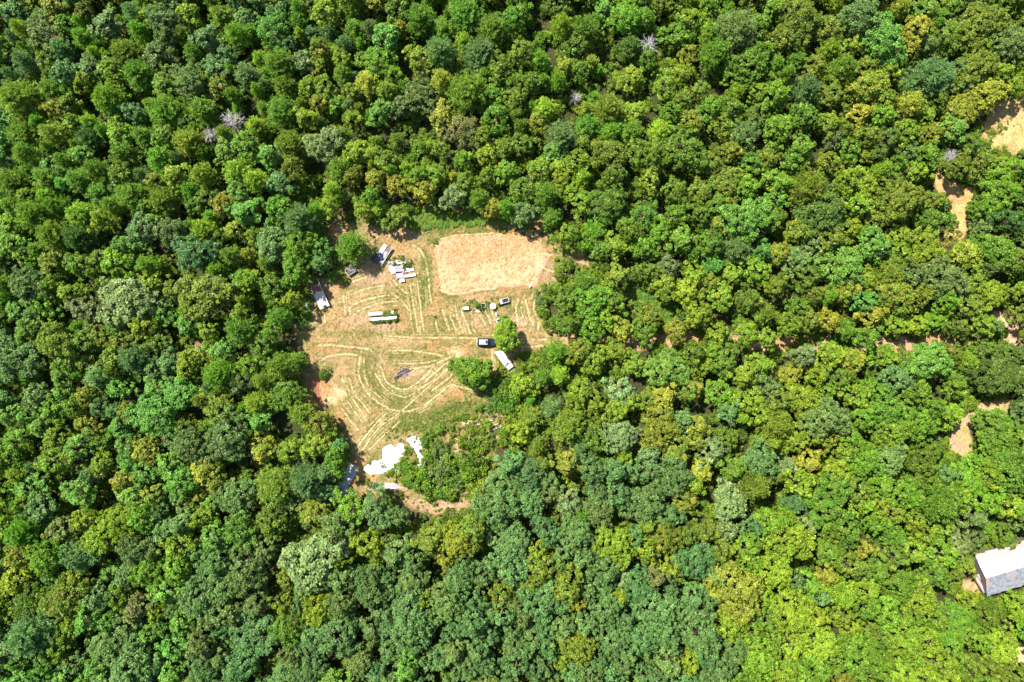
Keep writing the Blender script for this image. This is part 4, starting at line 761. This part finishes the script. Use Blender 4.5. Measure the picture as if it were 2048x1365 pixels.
# stacks of panels
PS = [('white panel', 781, 533, 2.6, 1.0, .5, 98, WHITE, 4), ('white panel', 786, 541, 1.7, 1.1, .42, 98, WHITE, 0), ('grey square crate', 783.5, 527, .9, .8, .75, 10, LILAC, 4), ('white frame', 809, 525, .9, .9, .45, 12, LILAC, 3), ('white sheet', 800, 524, 1.6, 1.0, .25, 12, WHITE, 0),
 ('lilac panel', 797, 535, 2.4, .75, .6, 6, LILAC, 3), ('lilac panel', 799, 540.5, 2.3, .9, .5, 5, LILAC, 5), ('white board', 810, 537, 2.0, .9, .28, 8, WHITE, 3), ('white board', 821, 540.5, 1.8, .65, .3, 10, WHITE, 2), ('cream beam', 820, 551.5, 2.9, .72, .5, 8, CREAM, 2), ('grey crate', 800, 552, 1.9, 1.3, .62, 8, LILAC, 6), ('rusty tray', 809, 546, 1.2, .7, .35, 8, RUST, 4), ('pale crate', 804.5, 561, 1.2, .9, .6, 12, WHITE, 4)]
wl = {0: 'leftmost white slatted panel of the stack pile, standing on edge of weeds', 1: 'plain white sheet at the lower left of the panel pile', 2: 'grey square crate on the upper left of the panel pile', 3: 'slatted grey frame at the upper right of the panel pile', 4: 'thin white sheet half hidden by weeds in the panel pile', 5: 'upper lilac-grey panel in the middle of the panel pile', 6: 'lower lilac-grey panel in the middle of the panel pile', 7: 'white boards right of the lilac panels', 8: 'short white board at the right of the panel pile', 9: 'long cream beam at the lower right of the panel pile', 10: 'grey crate at the bottom of the panel pile beside the cream beam', 11: 'rusty tray between the lilac panel and the cream beam', 12: 'pale crate standing lowest, just below the panel pile'}
for i, (nm, x, y, a, b, h, rz, m, sl) in enumerate(PS): slab({'panel': 'stacked_boards', 'frame': 'slatted_crate', 'sheet': 'thin_sheet'}.get(nm.split()[-1], nm.replace(' ', '_')), wl[i], {'panel': 'boards', 'frame': 'crate'}.get(nm.split()[-1], nm.split()[-1]), G(x, y, h * .5) * 1. - Vector((0, 0, h * .5)), (a, b, h), R(rz), m, 'pile of panels and crates', sl, GREY)
# small box trailers
def box_trailer(name, label, cat, px, py, L, W, hgt, rz, wallm, floorm, lift=.35, wheels=True):
    t = thing(name, label, cat, G(px, py), rz); MB().box((0, 0, lift), (L, W, .06)).build('floor', floorm, t)
    for s in (-1, 1): MB().box((0, s * W / 2, lift + hgt / 2), (L, .09, hgt)).build('side_board', wallm, t); MB().box((s * L / 2, 0, lift + hgt / 2), (.09, W - .1, hgt)).build('end_board', wallm, t)
    if wheels:
        for s in (-1, 1): wheel(t, 0, s * (W / 2 + .08), .26, .14)
        MB().tube((L / 2, 0, lift), (L / 2 + .6, 0, lift - .1), .04, n=6).build('tongue', RUST, t)
    return t
bt = box_trailer('utility_trailer', 'mossy open trailer heaped with dry brush under the lone conifer', 'trailer', 703, 542, 2.4, 1.7, .5, R(33), MOSS, DARK)
b = MB(); gg = np.random.default_rng(5)
for k in range(60): p = Vector((gg.uniform(-1.1, 1.1), gg.uniform(-.75, .75), gg.uniform(.5, .95))); q = p + Vector((gg.normal() * .5, gg.normal() * .5, gg.normal() * .1)); q.x = max(-1.2, min(1.2, q.x)); q.y = max(-.9, min(.9, q.y)); b.tube(p, q, .03, .015, 4)
br = thing('brush_load', 'tangle of dry sticks lying in the mossy trailer', 'brush', bt.location, bt.rotation_euler[2]); b.build('sticks', DEADWOOD, br)
ct = box_trailer('box_cart', 'small white cart with dark open box above the round dish', 'cart', 1009, 602.5, 2.2, 1.05, .55, R(16), WHITE, DARK); 
for s in (-1, 1): MB().box((s * .52 + .2, 0, .62), (.62, .78, .04)).build('dark_cover', DARK, ct)
MB().box((-.82, 0, .86), (.5, 1.0, .04)).build('front_lid', WHITE, ct)
fz = thing('chest_freezer', 'small white chest freezer left of the round dish', 'freezer', G(932, 617.5), R(4)); MB().box((0, 0, .36), (1.5, .72, .72)).build('cabinet', WHITE, fz, bevel=.03); MB().box((0, 0, .77), (1.54, .76, .07)).build('lid', WHITE, fz, bevel=.02); MB().box((0, -.38, .66), (.3, .04, .05)).build('handle', DARK, fz)
for s in (-1, 1): MB().box((s * .8, -.05, .32), (.08, .8, .64)).build('end_panel', DARK, fz)
cr = box_trailer('open_crate', 'square pale crate with dark inside between freezer and dish', 'crate', 967, 611.5, 1.0, .95, .4, R(6), WOODPALE, DARK, .05, False); MB().tube((0, 0, .1), (0, 0, .4), .16, n=10).build('hub', DARK, cr)
for i, (x, y, L, rz, m, lb) in enumerate([(955, 624, 1.7, -2, WOODPALE, 'pale plank lying below the open crate'), (956, 622, 1.0, -22, WHITE, 'short white plank crossing the pale plank below the crate'), (901, 594.5, 1.9, 6, CHAR, 'thin dark plank below the dirt pad')]):
    MBt = MB().box((0, 0, .06), (L, .17, .07)).build('plank', m, None, bevel=.01, loc=G(x, y), rz=R(rz)); tag(MBt, lb, 'plank')
# round dish on a long arm
ds = thing('dish_mixer', 'round white dish with a long arm ending in a square frame', 'dish', G(986, 613), 0.)
rings = []
for r_, z_ in ((.05, .52), (.3, .55), (.55, .66), (.78, .84), (.80, .84), (.80, .80), (.55, .60), (.3, .48), (.05, .45)): rings.append([Vector((r_ * math.cos(2 * math.pi * k / 24), r_ * math.sin(2 * math.pi * k / 24), z_)) for k in range(24)])
MB().loft(rings, caps=False).build('bowl', CREAM, ds, smooth=True); MB().tube((0, 0, 0), (0, 0, .5), .12, .09).build('post', STEEL, ds)
e1, e2 = G(992.5, 629) - G(986, 613), G(996, 639) - G(986, 613)
MB().tube((0, .1, .95), (e1.x, e1.y, .8), .07, .09, 8).build('arm', DARK, ds); gb = MB().box((e1.x, e1.y, .6), (.42, .75, .62), R(18)).build('gearbox', WHITE, ds, bevel=.05); MB().tube((e1.x + .3, e1.y - .3, .3), (e1.x + .55, e1.y - .3, .3), .2, n=12).build('pulley', DARK, gb)
MB().tube((e1.x, e1.y, .62), (e2.x, e2.y, .5), .06, .05, 8).build('rod', WHITE, ds); fr = MB()
e3 = G(998.5, 641.5) - G(986, 613)
for sx, sy, L_, W_ in ((0, .42, 1.35, .13), (0, -.42, 1.35, .13), (.62, 0, .13, .72), (-.62, 0, .13, .72)):
    v = Matrix.Rotation(R(16), 3, 'Z') @ Vector((sx, sy, 0)); fr.box((e3.x + v.x, e3.y + v.y, .45), (L_, W_, .1), R(16))
fr.build('base_frame', WHITE, ds); MB().box((e3.x, e3.y, .2), (1.1, .7, .1), R(16)).build('base_tray', DARK, ds); MB().box((e3.x - .1, e3.y + .42, .55), (1.0, .3, .2), R(16)).build('motor_cover', WHITE, ds, bevel=.03)
ty = MB().pipe((0, 0, 0), (0, 0, .22), .36, .17, 20).build('old_tyre', RUBBER, None, loc=G(871, 634.5, 0)); tag(ty, 'black tyre lying alone left of the freezer', 'tyre')
bk = thing('white_bucket', 'small white bucket at the lower right of the dirt pad', 'bucket', G(1060, 573)); MB().tube((0, 0, .2), (0, 0, .65), .2, .27, 14).build('pail', WHITE, bk); MB().tube((0, 0, .65), (0, 0, .69), .29, n=14).build('lid', WHITE, bk)
# timber pile, boards, logs
def log(name, label, cat, a, b, r, mat, z=0., grp=None, n=7, sq=False):
    A, B = G(*a, z + r), G(*b, z + r); c = (A + B) / 2; L = (B - A).length; c.z = z; rz = ang(b[0] - a[0], b[1] - a[1])
    t = thing(name, label, cat, c, rz, grp)
    if sq: MB().box((0, 0, r), (L, r * 3.2, r * 1.2)).build('board', mat, t, bevel=.012); MB().box((L * .5 + .012, 0, r), (.02, r * 3., r * 1.1)).build('end_grain', GREY, t)
    else: MB().tube((-L / 2, 0, r), (L * .1, r * .3, r * 1.05), r, r * .85, n).tube((L * .1, r * .3, r * 1.05), (L / 2, 0, r * .8), r * .85, r * .6, n).build('bark', mat, t); MB().tube((-L / 2 - .012, 0, r), (-L / 2 + .01, 0, r), r * .8, n=n).build('cut_end', WOODPALE, t)
    return t
LG = [((789, 760), (826, 738), .13, 'charred log along the lower side of the timber pile'), ((787, 756), (817, 741), .16, 'thick charred log in the middle of the timber pile'), ((794, 748), (815, 737), .12, 'charred log along the upper side of the timber pile'), ((793, 752), (820, 744), .1, 'grey pole resting on top of the timber pile'), ((802, 733), (815, 752), .09, 'short charred pole crossing the timber pile steeply'), ((790, 763), (800, 750), .08, 'thin charred stick at the lower left of the timber pile'), ((799, 735), (822, 741), .1, 'thin charred pole at the top of the timber pile')]
for i, (a, b_, r, lb) in enumerate(LG): log('charred_log', lb, 'log', a, b_, r * .85, CHAR if i not in (3, 1) else simple('brown_wood', (.13, .10, .095), .9), .0 + .13 * (i % 3), 'logs of the timber pile')
b = MB()
for k in range(70): p = G(*(gg.normal(size=2) * (8, 6) + (805, 746)), gg.uniform(.05, .4)); q = p + Vector((gg.normal() * .6 + .2, gg.normal() * .5 + .2, gg.normal() * .08)); b.tube(p, q, .028, .012, 4)
tag(b.build('burnt_twigs', CHAR), 'burnt twigs strewn through the timber pile', None, None, 'stuff')
heap('ash_bed', 'grey-brown ash heap under the timber pile', 'ash', G(806, 747), 1.7, 1.3, .22, simple('ash', (.20, .155, .15), .95, dirt=.5, dcol=(.07, .06, .06)), 8)
for k in range(6): log('timber_board', ['first', 'second', 'third', 'fourth', 'fifth', 'sixth', 'seventh', 'eighth'][k] + ' long board from the top in the pale timber stack', 'board', (731 + (k * 37 % 9), 966 + k * 2.1), (805 - (k * 53 % 14), 968 + k * 1.9), .062, [WOODPALE, DECKW, WOODPALE, LILAC][k % 4], 0.05 * (k % 2), 'boards of the pale timber stack', sq=True)
for k, (a, b_, lb) in enumerate([((960, 862), (1000, 846), 'upper grey board leaning in the weeds right of the clearing'), ((964, 868), (1002, 853), 'middle grey board leaning in the weeds right of the clearing'), ((972, 872), (1001, 858), 'lower dark board leaning in the weeds right of the clearing'), ((948, 852), (985, 841), 'thin board lying above the leaning grey boards')]): log('loose_board', lb, 'board', a, b_, .09, [GREY, WOODPALE, CHAR, GREY][k], .25, 'loose boards in the weeds', sq=True)
log('fallen_branch', 'thin pale branch lying on the left side of the clearing', 'branch', (634, 714), (660, 722), .05, DEADWOOD); log('fallen_branch', 'forked pale branch below the dark trees above the tarp heap', 'branch', (735, 447), (752, 456), .06, DEADWOOD, .4)
log('fallen_pole', 'long pale pole lying in the grass glade', 'pole', (1318, 580), (1366, 618), .11, DEADWOOD, .3); log('fallen_branch', 'pale branches lying in shade at the right of the dirt pad', 'branch', (1104, 489), (1122, 466), .06, DEADWOOD, .2)
for k, (a, b_, lb) in enumerate([((1873, 1218), (1912, 1238), 'lower grey board of the collapsed lean-to in the lower right wood'), ((1872, 1214), (1905, 1222), 'upper grey board of the collapsed lean-to in the lower right wood'), ((1876, 1216), (1908, 1231), 'middle grey board of the collapsed lean-to in the lower right wood')]): log('fallen_board', lb, 'board', a, b_, .16, GREY if k else CHAR, 2.4, 'boards of the collapsed lean-to', sq=True)
# white gravel heaps and gravel drive
def gravel_mat(nm, c0, c1):
    s = Sh(nm); tc = s.n('ShaderNodeTexCoord'); vo = s.n('ShaderNodeTexVoronoi'); vo.inputs['Scale'].default_value = 7; s.l(tc.outputs['Object'], vo.inputs['Vector']); nz = s.noise(1.1, 5)
    c = s.mix(nz, c0, c1); sp = s.n('ShaderNodeSeparateColor'); s.l(vo.outputs['Color'], sp.inputs[0]); k = s.ramp(sp.outputs[0], [(0, (.78, .78, .78)), (1, (1.1, 1.1, 1.1))]); s.bsdf(s.mix(1., c, k, 'MULTIPLY'), .9, spec=.2, bump=vo.outputs['Distance'], bumpd=.06); return s.m
GW = gravel_mat('white_gravel', (.80, .79, .77), (.72, .70, .66)); GG_ = gravel_mat('grey_gravel', (.26, .27, .28), (.46, .46, .46))
def gravel(name, label, cat, poly, mat, h, seed, edge=5., kind=None):
    P = np.array(poly); a, b_ = G(P[:, 0].min() - 6, P[:, 1].max() + 6), G(P[:, 0].max() + 6, P[:, 1].min() - 6); xs, ys = np.arange(a.x, b_.x, .22), np.arange(a.y, b_.y, .22); X, Y = np.meshgrid(xs, ys); n, m = X.shape[1], X.shape[0]; X = X.ravel(); Y = Y.ravel()
    px, py = X * 8 + 1024, 682.5 - Y * 8; dd = sdist(px + (fbm(X, Y, 1.2, seed) - .5) * 9, py + (fbm(X, Y, 1.2, seed + 7) - .5) * 9, poly); z = .0 + h * sstep(2, -edge * 2, dd) + .10 * (fbm(X, Y, .8, seed + 3, 3) - .3) - .25 * sstep(0, 3, dd)
    I = np.arange(n * m).reshape(m, n); F = np.stack([I[:-1, :-1].ravel(), I[:-1, 1:].ravel(), I[1:, 1:].ravel(), I[1:, :-1].ravel()], 1); F = F[(dd[F] < 2).any(1)]
    o = obj(name, new_mesh(name, np.stack([X, Y, z], 1), F, [mat], smooth=True)); tag(o, label, cat, None, kind); return o
gravel('gravel_heap', 'larger low heap of bright white gravel, overgrown by shrubs', 'gravel', [(729, 936), (746, 921), (764, 920), (766, 896), (780, 890), (790, 895), (800, 886), (810, 892), (808, 908), (800, 925), (806, 940), (792, 946), (778, 938), (764, 948), (742, 951), (730, 944)], GW, .55, 3)
gravel('gravel_heap', 'smaller heap of bright white gravel right of the larger one', 'gravel', [(815, 880), (824, 872), (838, 877), (848, 888), (846, 896), (838, 902), (846, 918), (850, 928), (842, 940), (834, 932), (838, 918), (830, 902), (818, 892)], GW, .5, 13)
gravel('gravel_drive', 'pale grey gravel drive leaving the clearing at the lower left', None, [(697, 930), (711, 930), (712, 945), (706, 964), (690, 988), (668, 1011), (638, 1031), (606, 1055), (592, 1046), (628, 1016), (656, 990), (678, 968), (690, 948)], GG_, .06, 23, 4, 'structure')
# tin-roofed shed
u = Vector((math.cos(R(16.5)), math.sin(R(16.5)), 0)); n_ = Vector((-u.y, u.x, 0)); ZR, ZE = 4.5, 2.8
rl = G(1974.5, 1156.5, ZR); base = Vector((rl.x, rl.y, 0)); LS = 15.0
sd = thing('tin_roofed_shed', 'old shed with white and rusty tin gable roof at the right edge', 'shed', base, R(16.5))
DU, DD = 5.2, 5.0
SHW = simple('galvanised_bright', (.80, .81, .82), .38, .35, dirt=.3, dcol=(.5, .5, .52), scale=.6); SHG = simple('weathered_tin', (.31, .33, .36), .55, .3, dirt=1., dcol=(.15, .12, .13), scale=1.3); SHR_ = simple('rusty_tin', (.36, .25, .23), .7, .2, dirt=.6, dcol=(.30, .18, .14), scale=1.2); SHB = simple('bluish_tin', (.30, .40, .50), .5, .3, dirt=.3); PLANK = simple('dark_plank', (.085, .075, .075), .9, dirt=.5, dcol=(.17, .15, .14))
def sheet(x0, x1, d0, d1, side, mat, lift):
    N = 9; V = []; F = []; sg = 1 if side else -1; D = DU if side else DD
    for i in range(N):
        x = x0 + (x1 - x0) * i / (N - 1); r = .022 if i % 2 else 0
        for d_ in (d0, d1): V.append(Vector((x, sg * d_, ZR - (ZR - ZE) * d_ / D + r + lift)))
    for i in range(N - 1): F.append((2 * i, 2 * i + 1, 2 * i + 3, 2 * i + 2))
    return MB().add(V, F)
for k in range(17):
    x0 = -.35 + k * .9
    m = SHR_ if k in (0, 1) else SHB if k > 8 else SHW
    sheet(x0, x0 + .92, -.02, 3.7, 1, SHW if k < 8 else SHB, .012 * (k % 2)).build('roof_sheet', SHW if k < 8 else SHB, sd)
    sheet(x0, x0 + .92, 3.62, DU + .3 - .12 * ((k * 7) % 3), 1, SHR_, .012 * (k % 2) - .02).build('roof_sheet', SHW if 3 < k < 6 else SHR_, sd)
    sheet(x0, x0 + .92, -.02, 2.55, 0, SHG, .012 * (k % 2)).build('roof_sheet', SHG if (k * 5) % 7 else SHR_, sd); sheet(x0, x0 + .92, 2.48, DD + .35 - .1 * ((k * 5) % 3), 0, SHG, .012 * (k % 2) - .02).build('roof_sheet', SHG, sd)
MB().tube((-.4, 0, ZR + .04), (LS, 0, ZR + .04), .07, n=6).build('ridge_cap', SHG, sd)
for k in range(22):
    y0 = -DD + .1 + (DU + DD - .2) * k / 22; yc = y0 + .23; D = DU if yc > 0 else DD; top = ZR - (ZR - ZE) * abs(yc) / D - .12; MB().box((0, yc, top / 2), (.05 + .012 * (k % 3), .43, top)).build('wall_board', PLANK, sd)
for sy, D in ((1, DU), (-1, DD)): MB().box((LS / 2, sy * (D - .12), (ZE - .1) / 2), (LS - .1, .08, ZE - .1)).build('side_wall', PLANK, sd)
MB().box((-.035, -1.6, 1.05), (.05, 1.1, 2.1)).build('door', CHAR, sd); MB().box((LS / 2, 0, 2.6), (.1, .1, .1)).build('peg', PLANK, sd)
# lean-to boards in front of the gable
lt = thing('lean_to_roof', 'sagging grey board lean-to roof beside the tin-roofed shed', 'lean-to', G(1962, 1167, 1.6) - Vector((0, 0, 1.6)), R(-58))
for k in range(6): MB().box((0, -.75 + .3 * k, 1.75 - .05 * k), (5.2 - .35 * (k % 3), .27, .04), 0, R(3)).build('roof_board', GREY if k % 3 else RUST, lt)
for x in (-2.2, 2.2):
    for y in (-.7, .7): MB().tube((x, y, 0), (x, y, 1.6), .06, n=6).build('post', PLANK, lt)
